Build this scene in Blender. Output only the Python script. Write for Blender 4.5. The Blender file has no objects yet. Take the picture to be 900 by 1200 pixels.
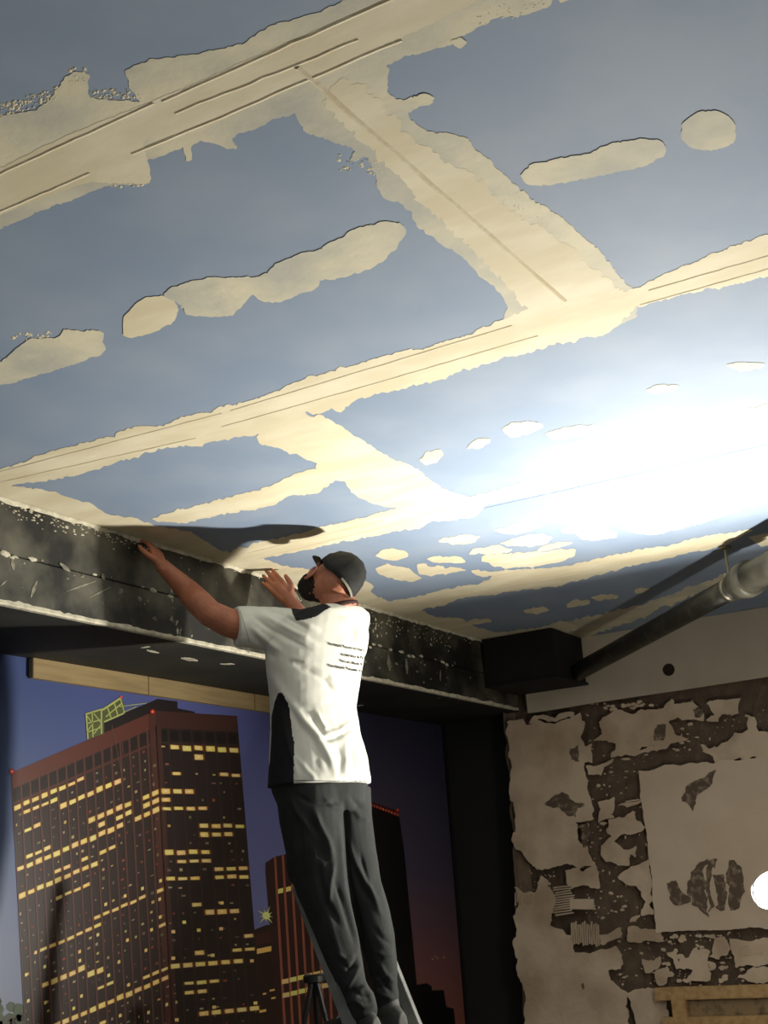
import bpy, bmesh, math, random
from mathutils import Vector, Matrix, noise
from mathutils.bvhtree import BVHTree
from mathutils.geometry import delaunay_2d_cdt
random.seed(7)
C = bpy.context.scene.collection
# ------------------------------------------------------------------ camera
F = 1535.43
YAW, PITCH, ROLL = math.radians(29.1555), math.radians(16.4792), math.radians(-4.0585)
CAM = Vector((0, 0, 1.55))
VD = Vector((math.cos(YAW)*math.cos(PITCH), math.sin(YAW)*math.cos(PITCH), math.sin(PITCH)))
_r = Vector((math.sin(YAW), -math.cos(YAW), 0)); _u = _r.cross(VD)
VR = _r*math.cos(ROLL) + _u*math.sin(ROLL)
VU = -_r*math.sin(ROLL) + _u*math.cos(ROLL)
cd = bpy.data.cameras.new('camera'); cam = bpy.data.objects.new('camera', cd); C.objects.link(cam)
cd.sensor_fit = 'VERTICAL'; cd.sensor_height = 36; cd.lens = F/1200*36
cam.matrix_world = Matrix(((VR.x, VU.x, -VD.x, CAM.x), (VR.y, VU.y, -VD.y, CAM.y), (VR.z, VU.z, -VD.z, CAM.z), (0, 0, 0, 1)))
bpy.context.scene.camera = cam
vs = bpy.context.scene.view_settings
bpy.context.scene.display_settings.display_device = 'sRGB'
vs.view_transform = 'Standard'; vs.look = 'None'; vs.gamma = 1; vs.use_curve_mapping = False
vs.exposure = 0.5
# ------------------------------------------------------------------ world light
wd = bpy.data.worlds.new('world'); bpy.context.scene.world = wd; wd.use_nodes = True
wd.node_tree.nodes['Background'].inputs[0].default_value = (1.0, 0.97, 0.92, 1)
wd.node_tree.nodes['Background'].inputs[1].default_value = 0.17
LAMP_STRENGTH = 120.0   # bare face of the work lamp
BEAM_WATTS = 82.0      # what its lens throws forward
AIM = Vector((-1.5, .0, 1.0)).normalized()
LP = CAM+(lambda v: v*(5.28/v.x))(VD*F+VR*455-VU*441)
al = bpy.data.lights.new('lamp_beam', 'AREA'); al.shape = 'DISK'; al.size = .13; al.energy = BEAM_WATTS; al.spread = math.radians(170); al.color = (1.0, .95, .85)
lo_ = bpy.data.objects.new('lamp_beam', al); C.objects.link(lo_); lo_.location = LP+AIM*.012; lo_.rotation_euler = AIM.to_track_quat('-Z', 'Y').to_euler()

# ------------------------------------------------------------------ measuring helpers (photograph pixel -> place in the room)
def ray(x, y): return VD*F + VR*(x-450) - VU*(y-600)
def onz(x, y, z): v = ray(x, y); return CAM + v*((z-CAM.z)/v.z)
def onx(x, y, X): v = ray(x, y); return CAM + v*(X/v.x)
def ony(x, y, Y): v = ray(x, y); return CAM + v*(Y/v.y)
HA = Vector((math.cos(YAW), math.sin(YAW), 0))
def W(x, y, dl, D0=5.11):
    v = ray(x, y); return CAM + v*((D0+dl)/v.dot(HA))
def pix(P):
    P = P-CAM; w = P.dot(VD); return 450+F*P.dot(VR)/w, 600-F*P.dot(VU)/w
ZC = 3.0        # ceiling
ZB = 1.55+1.0664  # beam underside
YB = 3.306      # beam face
YM = 3.95       # mural wall
XW = 7.457      # right wall
XR = 7.66       # black return beside the mural

# ------------------------------------------------------------------ materials
def srgb(c):
    return tuple(((v/255)/12.92 if v/255 <= .04045 else ((v/255+.055)/1.055)**2.4) for v in c)+(1,)
def mat(name, col, rough=.8, metal=0, col2=None, scale=8, bump=0, bscale=60, detail=5, lo=.4, hi=.65, spec=.5, rot=None, stretch=None):
    m = bpy.data.materials.new(name); m.use_nodes = True; nt = m.node_tree; N = nt.nodes; L = nt.links
    b = N['Principled BSDF']; b.inputs['Roughness'].default_value = rough; b.inputs['Metallic'].default_value = metal
    b.inputs['Specular IOR Level'].default_value = spec
    b.inputs['Base Color'].default_value = srgb(col)
    tc = N.new('ShaderNodeTexCoord'); mp = N.new('ShaderNodeMapping'); L.new(tc.outputs['Object'], mp.inputs[0])
    if stretch: mp.inputs['Scale'].default_value = stretch
    if rot: mp.inputs['Rotation'].default_value = rot
    if col2 is not None:
        n = N.new('ShaderNodeTexNoise'); n.inputs['Scale'].default_value = scale; n.inputs['Detail'].default_value = detail
        L.new(mp.outputs[0], n.inputs['Vector'])
        r = N.new('ShaderNodeValToRGB'); r.color_ramp.elements[0].position = lo; r.color_ramp.elements[1].position = hi
        r.color_ramp.elements[0].color = srgb(col); r.color_ramp.elements[1].color = srgb(col2)
        L.new(n.outputs['Fac'], r.inputs[0]); L.new(r.outputs[0], b.inputs['Base Color'])
    if bump:
        n2 = N.new('ShaderNodeTexNoise'); n2.inputs['Scale'].default_value = bscale; n2.inputs['Detail'].default_value = 6
        L.new(mp.outputs[0], n2.inputs['Vector'])
        bu = N.new('ShaderNodeBump'); bu.inputs['Strength'].default_value = bump; bu.inputs['Distance'].default_value = .01
        L.new(n2.outputs['Fac'], bu.inputs['Height']); L.new(bu.outputs[0], b.inputs['Normal'])
    return m
def emis(name, col, s):
    m = bpy.data.materials.new(name); m.use_nodes = True; b = m.node_tree.nodes['Principled BSDF']
    b.inputs['Base Color'].default_value = (0, 0, 0, 1)
    b.inputs['Emission Color'].default_value = col; b.inputs['Emission Strength'].default_value = s
    return m
M = {}
M['board'] = mat('plasterboard_blue', (140, 158, 182), .75, col2=(152, 167, 187), scale=3, bump=.02, bscale=60)
M['filler'] = mat('joint_filler', (228, 216, 182), .8, col2=(242, 233, 204), scale=4, bump=.10, bscale=12, stretch=(2, .8, 1))
M['filler_thin'] = mat('joint_filler_thin', (196, 195, 180), .8, col2=(232, 224, 194), scale=4, lo=.35, hi=.62, bump=.15, bscale=25)
M['tape'] = mat('joint_tape', (226, 212, 176), .85, col2=(240, 230, 200), scale=9, bump=.15)
M['backing'] = mat('ceiling_backing', (150, 150, 145), .9)
M['upwall'] = mat('upper_wall_paint', (196, 184, 164), .85, col2=(186, 174, 154), scale=3, bump=.1)
M['adhesive'] = mat('old_wall_adhesive', (122, 104, 88), .95, col2=(138, 118, 100), scale=14, bump=.6, bscale=50)
M['plaster'] = mat('wall_plaster', (220, 200, 174), .9, col2=(184, 162, 136), scale=3.5, bump=.35, bscale=35)
M['plaster2'] = mat('wall_panel_plaster', (220, 201, 178), .9, col2=(210, 190, 166), scale=2.5, bump=.2, bscale=30)
M['dark_adh'] = mat('dark_adhesive', (104, 88, 74), .95, col2=(166, 150, 128), scale=30, bump=.6, bscale=60, lo=.5, hi=.72)
M['wood'] = mat('pale_pine', (196, 162, 112), .7, col2=(176, 138, 90), scale=5, stretch=(.6, 6, 6), bump=.1)
M['strip_wood'] = mat('pine_strip', (170, 148, 104), .75, col2=(150, 128, 88), scale=6, stretch=(.5, 6, 6), bump=.1)
M['soffit'] = mat('soffit_black', (30, 31, 26), .75, col2=(44, 45, 37), scale=3, bump=.2)
M['matt_black'] = mat('matt_black_paint', (12, 12, 11), .9, col2=(20, 19, 18), scale=4, bump=.15)
M['grey_black'] = mat('charcoal_wall_paint', (34, 34, 33), .85, col2=(28, 28, 28), scale=2, bump=.1)
M['pipe'] = mat('pipe_black', (44, 43, 37), .5, col2=(72, 70, 60), scale=14, lo=.5, hi=.75, bump=.3, bscale=30)
M['pipe_grey'] = mat('pipe_grey', (92, 90, 78), .45, col2=(66, 64, 56), scale=10, bump=.2, bscale=30)
M['steel'] = mat('strap_steel', (120, 116, 100), .4, .7)
M['concrete'] = mat('concrete_floor', (120, 114, 104), .9, col2=(96, 92, 84), scale=2, bump=.3)
M['alu'] = mat('brushed_aluminium', (150, 152, 148), .42, .55, col2=(130, 132, 128), scale=12, bump=.05)
M['black_plastic'] = mat('black_plastic', (22, 22, 22), .45)
M['skin'] = mat('skin', (176, 112, 84), .55, col2=(190, 122, 92), scale=20, bump=.12, bscale=140)
M['beard'] = mat('beard', (34, 26, 22), .9, col2=(52, 40, 32), scale=120, bump=.8, bscale=200)
M['cap'] = mat('cap_cloth', (16, 17, 17), .85, col2=(28, 29, 28), scale=30, bump=.3, bscale=150)
M['cap_pale'] = mat('cap_pale_print', (120, 118, 104), .8)
M['shirt'] = mat('shirt_white', (224, 224, 212), .85, bump=.12, bscale=300)
M['shirt_black'] = mat('shirt_black', (14, 15, 20), .85, bump=.1, bscale=300)
M['collar'] = mat('collar_dark', (58, 28, 22), .85)
M['trouser'] = mat('trouser_charcoal', (38, 41, 40), .92, col2=(28, 31, 30), scale=8, bump=.2, bscale=260)
M['shoe'] = mat('shoe_dark', (46, 48, 44), .7, col2=(60, 62, 58), scale=20)
M['sole'] = mat('shoe_pale', (170, 170, 158), .7)
M['print'] = mat('print_black', (22, 22, 24), .7)
M['print_grey'] = mat('print_silver', (196, 194, 180), .35, .3)

def beam_material():
    m = bpy.data.materials.new('scraped_black_paint'); m.use_nodes = True; nt = m.node_tree; N = nt.nodes; L = nt.links
    b = N['Principled BSDF']; b.inputs['Roughness'].default_value = .6
    tc = N.new('ShaderNodeTexCoord'); g = tc.outputs['Object']
    base = N.new('ShaderNodeTexNoise'); base.inputs['Scale'].default_value = 5; base.inputs['Detail'].default_value = 7; L.new(g, base.inputs[0])
    r = N.new('ShaderNodeValToRGB'); r.color_ramp.elements[0].position = .42; r.color_ramp.elements[1].position = .72
    r.color_ramp.elements[0].color = srgb((26, 25, 21)); r.color_ramp.elements[1].color = srgb((104, 101, 86)); L.new(base.outputs['Fac'], r.inputs[0])
    mp = N.new('ShaderNodeMapping'); mp.inputs['Scale'].default_value = (1.6, 1, .8); L.new(g, mp.inputs[0])
    sp = N.new('ShaderNodeTexNoise'); sp.inputs['Scale'].default_value = 11; sp.inputs['Detail'].default_value = 8; sp.inputs['Roughness'].default_value = .72; L.new(mp.outputs[0], sp.inputs[0])
    r2 = N.new('ShaderNodeValToRGB'); r2.color_ramp.elements[0].position = .655; r2.color_ramp.elements[1].position = .68
    L.new(sp.outputs['Fac'], r2.inputs[0])
    mx = N.new('ShaderNodeMix'); mx.data_type = 'RGBA'; L.new(r2.outputs[0], mx.inputs[0]); L.new(r.outputs[0], mx.inputs[6]); mx.inputs[7].default_value = srgb((205, 202, 184))
    L.new(mx.outputs[2], b.inputs['Base Color'])
    bu = N.new('ShaderNodeBump'); bu.inputs['Strength'].default_value = .4; bu.inputs['Distance'].default_value = .01; L.new(sp.outputs['Fac'], bu.inputs['Height']); L.new(bu.outputs[0], b.inputs['Normal'])
    return m
M['beam'] = beam_material()

# ------------------------------------------------------------------ mesh helpers
def link(name, me, m, parent=None):
    o = bpy.data.objects.new(name, me); C.objects.link(o)
    if m is not None:
        for mm in (m if isinstance(m, (list, tuple)) else [m]): me.materials.append(mm)
    if parent is not None: o.parent = parent
    return o
def finish(name, bm, m, parent=None, smooth=False):
    me = bpy.data.meshes.new(name); bmesh.ops.recalc_face_normals(bm, faces=bm.faces); bm.to_mesh(me); bm.free()
    if smooth: me.polygons.foreach_set('use_smooth', [True]*len(me.polygons))
    return link(name, me, m, parent)
def box(bm, a, b, bev=0):
    a = Vector(a); b = Vector(b)
    vs_ = [bm.verts.new((x, y, z)) for x in (a.x, b.x) for y in (a.y, b.y) for z in (a.z, b.z)]
    fs = [bm.faces.new([vs_[i] for i in q]) for q in ((0, 1, 3, 2), (4, 6, 7, 5), (0, 4, 5, 1), (2, 3, 7, 6), (0, 2, 6, 4), (1, 5, 7, 3))]
    if bev:
        es = list({e for f in fs for e in f.edges}); bmesh.ops.bevel(bm, geom=es, offset=bev, segments=2, affect='EDGES')
def obox(bm, p, q, w, h, side, bev=0):
    """box bar from p to q, w along 'side', h along the other"""
    p = Vector(p); q = Vector(q); d = (q-p).normalized(); s = (side-d*side.dot(d)).normalized(); t = d.cross(s)
    vs_ = [bm.verts.new(c+s*w/2*i+t*h/2*j) for c in (p, q) for i in (-1, 1) for j in (-1, 1)]
    fs = [bm.faces.new([vs_[i] for i in f]) for f in ((0, 1, 3, 2), (4, 6, 7, 5), (0, 4, 5, 1), (2, 3, 7, 6), (0, 2, 6, 4), (1, 5, 7, 3))]
    if bev:
        es = list({e for f in fs for e in f.edges}); bmesh.ops.bevel(bm, geom=es, offset=bev, segments=2, affect='EDGES')
def rings(bm, rr):
    """closed loft through a list of rings (lists of Vectors of the same length)"""
    n = len(rr[0]); V = [[bm.verts.new(p) for p in r] for r in rr]
    for a, b in zip(V, V[1:]):
        for i in range(n): bm.faces.new((a[i], a[(i+1) % n], b[(i+1) % n], b[i]))
    for r in (V[0], V[-1]):
        c = bm.verts.new(sum((v.co for v in r), Vector())/n)
        for i in range(n): bm.faces.new((r[i], r[(i+1) % n], c))
def tube(bm, pts, rad, n=14, flat=None, fdir=None):
    """round limb through pts; flat = ratio along fdir"""
    pts = [Vector(p) for p in pts]
    if not isinstance(rad, (list, tuple)): rad = [rad]*len(pts)
    rr = []; prev = None
    for i, p in enumerate(pts):
        d = (pts[min(i+1, len(pts)-1)]-pts[max(i-1, 0)]).normalized()
        if fdir is not None: s = (fdir-d*fdir.dot(d)).normalized()
        else:
            s = prev-d*prev.dot(d) if prev is not None else (Vector((0, 0, 1)) if abs(d.z) < .9 else Vector((1, 0, 0)))
            s = (s-d*s.dot(d)).normalized()
        prev = s; t = d.cross(s); k = flat if flat else 1
        rr.append([p+s*math.cos(a)*rad[i]*k+t*math.sin(a)*rad[i] for a in (2*math.pi*j/n for j in range(n))])
    rings(bm, rr)
def capsule(bm, pts, rad, n=12, flat=None, fdir=None):
    """limb with rounded ends"""
    pts = [Vector(p) for p in pts]; rad = list(rad) if isinstance(rad, (list, tuple)) else [rad]*len(pts)
    d0 = (pts[0]-pts[1]).normalized(); d1 = (pts[-1]-pts[-2]).normalized()
    P = [pts[0]+d0*rad[0]*.9, pts[0]+d0*rad[0]*.6]+pts+[pts[-1]+d1*rad[-1]*.6, pts[-1]+d1*rad[-1]*.9]
    Rr = [rad[0]*.42, rad[0]*.8]+rad+[rad[-1]*.8, rad[-1]*.42]
    tube(bm, P, Rr, n, flat, fdir)
def ellipsoid(bm, c, ax, n=20, m=12):
    """ax: three scaled axis vectors"""
    c = Vector(c); rr = []
    for i in range(1, m):
        th = math.pi*i/m
        rr.append([c+ax[2]*math.cos(th)+(ax[0]*math.cos(a)+ax[1]*math.sin(a))*math.sin(th) for a in (2*math.pi*j/n for j in range(n))])
    rings(bm, rr)
def remeshed(name, bm, m, voxel, smooth=4, parent=None, factor=.5):
    me = bpy.data.meshes.new(name+'_src'); bmesh.ops.recalc_face_normals(bm, faces=bm.faces); bm.to_mesh(me); bm.free()
    o = bpy.data.objects.new(name, me); C.objects.link(o)
    md = o.modifiers.new('r', 'REMESH'); md.mode = 'VOXEL'; md.voxel_size = voxel
    if smooth:
        sm = o.modifiers.new('s', 'SMOOTH'); sm.iterations = smooth; sm.factor = factor
    dg = bpy.context.evaluated_depsgraph_get()
    out = bpy.data.meshes.new_from_object(o.evaluated_get(dg))
    bpy.data.objects.remove(o); bpy.data.meshes.remove(me)
    out.name = name; out.materials.clear()
    out.polygons.foreach_set('use_smooth', [True]*len(out.polygons))
    return link(name, out, m, parent)
def tag(o, label=None, cat=None, group=None, kind=None):
    if label: o['label'] = label
    if cat: o['category'] = cat
    if group: o['group'] = group
    if kind: o['kind'] = kind
    return o
def empty(name, loc=(0, 0, 0)):
    o = bpy.data.objects.new(name, None); o.location = loc; o.empty_display_size = .05; C.objects.link(o)
    return o
def at_base(root):
    """children were modelled in world space: keep them there under an Empty that stands at the thing's base"""
    inv = Matrix.Translation(-Vector(root.location))
    for ch in [o for o in bpy.data.objects if o.parent == root]:
        ch.matrix_parent_inverse = inv
def round_off(p, it=1):
    for _ in range(it):
        q = []
        for i in range(len(p)):
            a = p[i]; b = p[(i+1) % len(p)]
            q += [(a[0]*.88+b[0]*.12, a[1]*.88+b[1]*.12), (a[0]*.12+b[0]*.88, a[1]*.12+b[1]*.88)]
        p = q
    return p
def rag_wild(poly, k, seed):
    out = []
    for x, y in rag(poly, 0, 2.2):
        d = [0, 0]
        for f, a in ((.06, 6.0), (.16, 2.6), (.42, 1.1)):
            d[0] += a*k*noise.noise(Vector((x*f, y*f, seed))); d[1] += a*k*noise.noise(Vector((x*f, y*f, seed+31)))
        out.append((x+d[0], y+d[1]))
    return out
def rag(poly, amp=1.6, step=6, seed=0, sharp=True):
    """break up a smooth outline into a smeared, torn edge"""
    out = []; n = len(poly)
    for i in range(n):
        a = poly[i]; b = poly[(i+1) % n]; L_ = math.hypot(b[0]-a[0], b[1]-a[1]); k = max(1, int(L_/step))
        for j in range(k):
            t = j/k; x = a[0]+(b[0]-a[0])*t; y = a[1]+(b[1]-a[1])*t
            if amp:
                x += amp*(noise.noise(Vector((x*.11, y*.11, seed)))+.9*noise.noise(Vector((x*.4, y*.4, seed+9))))
                y += amp*(noise.noise(Vector((x*.11, y*.11, seed+4)))+.9*noise.noise(Vector((x*.4, y*.4, seed+14))))
            out.append((x, y))
    return out
def slab(name, pts, nrm, th, m, parent, bevel=0):
    """thin piece: outline pts lie on the surface, the piece stands th proud along nrm, edges feathered by 'bevel'"""
    nrm = Vector(nrm); n = len(pts)
    bm = bmesh.new(); base = [bm.verts.new(p) for p in pts]
    top = []
    for i, p in enumerate(pts):
        q = p+nrm*th
        if bevel:
            e1 = (p-pts[i-1]); e2 = (pts[(i+1) % n]-p)
            if e1.length > 1e-7 and e2.length > 1e-7:
                k = (e1.normalized()+e2.normalized()); inn = nrm.cross(k)
                if inn.length > .3: q += inn.normalized()*bevel*SGN
        top.append(bm.verts.new(q))
    for i in range(n):
        bm.faces.new((base[i], base[(i+1) % n], top[(i+1) % n], top[i]))
    ax = max(range(3), key=lambda i: abs(nrm[i])); i1, i2 = [i for i in range(3) if i != ax]
    v2, _, fs, _, _, _ = delaunay_2d_cdt([Vector((v.co[i1], v.co[i2])) for v in top], [], [list(range(n))], 1, 1e-6)
    h_ = top[0].co[ax]; nv = []
    for q in v2:
        c = Vector((0, 0, 0)); c[ax] = h_; c[i1] = q.x; c[i2] = q.y; nv.append(bm.verts.new(c))
    for t in fs:
        if len(set(t)) >= 3: bm.faces.new([nv[i] for i in t])
    bmesh.ops.remove_doubles(bm, verts=top+nv, dist=1e-6)
    return finish(name, bm, m, parent)
SGN = 1

# ================================================================== THE SETTING
bm = bmesh.new(); box(bm, (-2.5, -3.2, -.12), (7.9, 4.2, 0)); fl = tag(finish('floor', bm, M['concrete']), kind='structure')
bm = bmesh.new(); box(bm, (-2.5, -3.2, ZC+.0135), (7.9, 4.2, ZC+.12)); ceil = tag(finish('ceiling', bm, M['backing']), kind='structure')
# plasterboards, one part each, 3 mm joints between them
xs = [-1.0, .31, 1.60, 2.905, 4.155, 5.38, 6.62, XW-.004]
def cx(px, py): return onz(px, py, ZC).x
J = [cx(225, 128), cx(450, 437), cx(560, 597), cx(670, 676)]
lines = [J[0]-2.5, J[0]-1.25] + J + [J[3]+1.25]
lines = [v for v in lines if v < XW-.3]+[XW-.004]
ends = {}
for i, (a, b) in enumerate(zip(lines, lines[1:])):
    if abs(a-J[0]) < .01: ys = [-3.1, -1.0, 1.078, YB-.002]
    elif abs(a-J[1]) < .01: ys = [-3.1, -.3, 2.186*.9995, YB-.002]
    else: ys = [-3.1, .2 if i % 2 else -.6, YB-.002]
    for y0, y1 in zip(ys, ys[1:]):
        bm = bmesh.new(); box(bm, (a+.0015, y0+.0015, ZC), (b-.0015, y1-.0015, ZC+.0125), .0012)
        finish('plasterboard', bm, M['board'], ceil)

SGN = -1
_k = [0]
def cfill(poly, th=.0016, m='filler', amp=1.5, step=5, name='joint_filler', bev=.002):
    _k[0] += 1
    p = rag(round_off(poly, 1), amp*1.8, min(step, 3), _k[0]*3.1)
    # orientation so that the feathered edge goes inwards
    A = sum(p[i-1][0]*p[i][1]-p[i][0]*p[i-1][1] for i in range(len(p)))
    if A > 0: p = p[::-1]
    pts = []
    for x, y in p:
        q = onz(x, y, ZC); q.y = min(q.y, YB-.003); q.x = min(q.x, XW-.006); pts.append(q)
    return slab(name, pts, (0, 0, -1), th*.5+_k[0]*.00002, M[m], ceil, bev if bev else 0)
Z2 = lambda pts, ox, oy, s: [(ox+x/s, oy+y/s) for x, y in pts]
T1u = [(-40, 150), (0, 137), (20, 133), (40, 131), (60, 118), (66, 107), (75, 95), (88, 84), (104, 88), (101, 108), (108, 115), (125, 116), (140, 118), (167, 120), (152, 100), (147, 82), (160, 76), (190, 68), (212, 66), (250, 60), (290, 50), (310, 33), (335, 25), (365, 18), (400, 3), (440, -20)]
T1l = [(670, -30), (640, 8), (610, 17), (585, 20), (560, 30), (530, 50), (500, 60), (470, 66), (430, 90), (400, 110), (360, 128), (340, 135), (320, 138), (300, 150), (278, 155), (270, 162), (279, 175), (262, 170), (235, 163), (222, 170), (224, 186), (220, 188), (215, 172), (200, 178), (165, 190), (176, 210), (160, 216), (140, 213), (110, 222), (80, 235), (50, 245), (20, 258), (-40, 285)]
cfill(T1u+T1l, m='filler_thin', amp=1.3)
cfill([(-40, 214), (0, 197), (80, 158), (150, 130), (230, 98), (300, 66), (380, 32), (450, 2), (500, -20), (640, -60), (560, 0), (450, 52), (360, 90), (250, 140), (215, 155), (165, 160), (178, 214), (150, 214), (100, 212), (0, 250), (-40, 270)], .0024, amp=.8)
# first cross joint, thin skim with a thicker middle
cfill([(420, 60), (455, 78), (452, 95), (453, 108), (463, 118), (480, 115), (495, 112), (508, 118), (495, 124), (478, 130), (480, 140), (490, 148), (505, 155), (520, 155), (545, 160), (552, 172), (575, 190), (590, 205), (600, 215), (625, 235), (650, 250), (675, 270), (700, 292), (715, 310), (730, 330), (748, 338), (745, 375), (640, 400), (590, 380), (595, 358), (585, 340), (560, 320), (545, 300), (525, 290), (510, 280), (490, 265), (480, 245), (470, 238), (448, 230), (440, 205), (430, 182), (410, 187), (418, 176), (385, 162), (360, 155), (350, 140), (340, 110)], .0016, 'filler_thin')
cfill([(400, 92), (430, 100), (450, 130), (480, 160), (510, 180), (550, 200), (600, 250), (640, 270), (690, 310), (735, 345), (700, 380), (650, 385), (610, 350), (560, 300), (520, 260), (480, 222), (440, 180), (400, 140), (375, 115)], .0022, 'filler', amp=3)
# second long joint
T2 = [(-30, 560), (0, 549), (30, 540), (55, 530), (90, 521), (135, 512), (137, 506), (170, 498), (187, 500), (210, 490), (260, 478), (310, 465), (315, 461), (340, 452), (360, 442), (400, 432), (450, 417), (500, 407), (550, 392), (595, 370), (640, 355), (745, 340), (775, 322), (830, 300), (870, 285), (940, 255), (940, 312), (905, 322), (870, 330), (800, 345), (770, 352), (740, 362), (725, 380), (705, 392), (650, 403), (610, 415), (560, 428), (510, 445), (470, 455), (430, 465), (405, 475), (398, 482), (388, 477), (376, 485), (355, 482), (330, 500), (300, 510), (272, 512), (232, 522), (200, 524), (165, 532), (135, 542), (120, 547), (75, 560), (40, 565), (17, 568), (-30, 578)]
cfill(T2, .002, 'filler', amp=1.5)
# second cross joint with the smear that runs left from it
cfill([(345, 478), (368, 489), (375, 484), (388, 493), (400, 500), (430, 520), (455, 535), (480, 545), (510, 565), (530, 578), (552, 583), (540, 600), (470, 600), (465, 595), (445, 592), (425, 585), (410, 575), (405, 565), (395, 562), (380, 572), (370, 579), (340, 580), (325, 589), (300, 597), (265, 602), (240, 607), (215, 612), (190, 611), (177, 607), (200, 600), (240, 590), (277, 580), (300, 575), (320, 567), (345, 556), (370, 550), (372, 542), (360, 537), (330, 527), (305, 520), (300, 510)], .0018, 'filler', amp=1.2)
# third long joint
cfill([(255, 651), (300, 636), (340, 628), (375, 617), (400, 612), (425, 607), (450, 600), (478, 593), (530, 585), (550, 582), (580, 575), (620, 562), (660, 552), (700, 540), (760, 520), (820, 497), (940, 460), (940, 500), (905, 512), (800, 534), (740, 549), (700, 561), (640, 577), (615, 582), (570, 592), (566, 598), (550, 607), (500, 612), (497, 617), (450, 625), (420, 631), (380, 640), (350, 645), (310, 655), (290, 662)], .002, 'filler', amp=1.3)
# fourth long joint
cfill([(440, 705), (476, 702), (501, 695), (529, 689), (557, 685), (573, 680), (577, 674), (560, 676), (551, 667), (576, 671), (607, 667), (638, 666), (669, 662), (700, 655), (720, 650), (750, 644), (780, 640), (810, 632), (830, 627), (883, 620), (865, 632), (847, 640), (831, 644), (807, 647), (780, 655), (750, 661), (700, 674), (669, 683), (638, 689), (607, 691), (576, 697), (545, 700), (523, 708), (495, 714), (488, 720), (450, 712)], .002, 'filler', amp=1.2)
# filler run along the beam
cfill([(-20, 566), (0, 568), (20, 569), (45, 572), (80, 582), (110, 592), (125, 602), (150, 605), (185, 616), (225, 624), (260, 646), (300, 652), (330, 662), (360, 668), (400, 676), (425, 680), (439, 686), (432, 694), (451, 703), (488, 714), (513, 723), (538, 723), (554, 733), (576, 740), (594, 741), (638, 735), (660, 728), (680, 735), (640, 752), (600, 775), (480, 775), (300, 745), (150, 690), (-20, 640)], .0022, 'filler', amp=1.2)
cfill([(590, 741), (640, 733), (700, 722), (760, 705), (830, 680), (860, 668), (870, 674), (820, 694), (740, 728), (670, 752), (620, 760)], .0014, 'filler_thin', amp=2)
# screw-head and edge patches
s6 = lambda p: Z2(p, 420, 560, 3.2143)
sB = lambda p: Z2(p, 450, 500, 2)
s4 = lambda p: Z2(p, 450, 250, 2)
s2 = lambda p: Z2(p, 450, 0, 2)
s3 = lambda p: Z2(p, 0, 250, 2)
patches = [s6(p) for p in (
 [(65, 290), (90, 272), (130, 265), (170, 272), (192, 290), (150, 308), (100, 308)],
 [(65, 340), (110, 325), (105, 318), (130, 328), (190, 338), (205, 358), (240, 378), (200, 392), (130, 382), (75, 360)],
 [(255, 305), (290, 295), (380, 298), (400, 312), (370, 322), (300, 318)],
 [(220, 325), (250, 322), (260, 335), (290, 335), (295, 322), (315, 330), (330, 338), (380, 338), (410, 345), (350, 358), (260, 365), (228, 358)],
 [(298, 240), (330, 222), (410, 215), (460, 218), (425, 245), (360, 250)],
 [(508, 200), (560, 180), (630, 162), (695, 172), (685, 188), (600, 212), (550, 208)],
 [(532, 245), (590, 225), (690, 210), (735, 225), (700, 250), (610, 258)],
 [(415, 285), (440, 262), (540, 255), (585, 268), (540, 285), (440, 287)],
 [(672, 270), (700, 252), (780, 238), (805, 245), (760, 262), (700, 275)],
 [(465, 290), (600, 280), (700, 278), (760, 268), (815, 268), (815, 290), (770, 315), (680, 330), (560, 340), (520, 335), (490, 318), (468, 315)],
 [(740, 145), (800, 125), (885, 115), (890, 130), (840, 150), (770, 157)])]
patches += [sB(p) for p in (
 [(525, 215), (540, 205), (610, 205), (615, 218), (580, 228), (535, 225)],
 [(415, 240), (430, 235), (480, 230), (505, 238), (545, 245), (545, 258), (510, 265), (460, 262), (450, 248), (420, 248)],
 [(325, 430), (345, 422), (375, 420), (388, 430), (370, 437), (335, 436)],
 [(428, 415), (450, 405), (480, 405), (483, 415), (460, 422), (430, 423)],
 [(485, 400), (510, 392), (548, 392), (550, 403), (500, 406)],
 [(585, 385), (600, 378), (622, 376), (605, 390), (590, 390)],
 [(192, 455), (215, 450), (250, 452), (252, 460), (205, 462)],
 [(545, 235), (600, 230), (650, 215), (690, 190), (700, 150), (740, 120), (860, 105), (960, 90), (960, 170), (850, 182), (830, 195), (780, 215), (700, 238), (640, 252), (600, 250)])]
patches += [s4(p) for p in ([(85, 580), (100, 560), (130, 552), (140, 562), (125, 580), (95, 587)], [(192, 550), (215, 530), (245, 525), (247, 537), (225, 550)], [(275, 505), (300, 490), (360, 487), (375, 500), (340, 515), (300, 527)])]
patches += [s3(p) for p in (
 [(-30, 360), (0, 350), (40, 315), (65, 295), (140, 290), (150, 272), (190, 275), (243, 275), (240, 300), (248, 315), (235, 330), (190, 345), (130, 365), (60, 385), (25, 397), (-30, 400)],
 [(282, 280), (290, 284), (288, 260), (298, 235), (320, 210), (350, 195), (385, 192), (410, 205), (415, 230), (400, 255), (370, 275), (310, 290)],
 [(385, 190), (400, 175), (440, 160), (500, 150), (560, 147), (605, 148), (625, 140), (650, 115), (690, 98), (750, 85), (800, 55), (850, 30), (900, 18), (940, 22), (950, 42), (935, 70), (900, 108), (860, 130), (800, 150), (750, 152), (740, 175), (700, 190), (640, 210), (610, 200), (590, 188), (565, 215), (550, 235), (500, 242), (440, 237), (430, 215), (405, 204)])]
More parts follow.
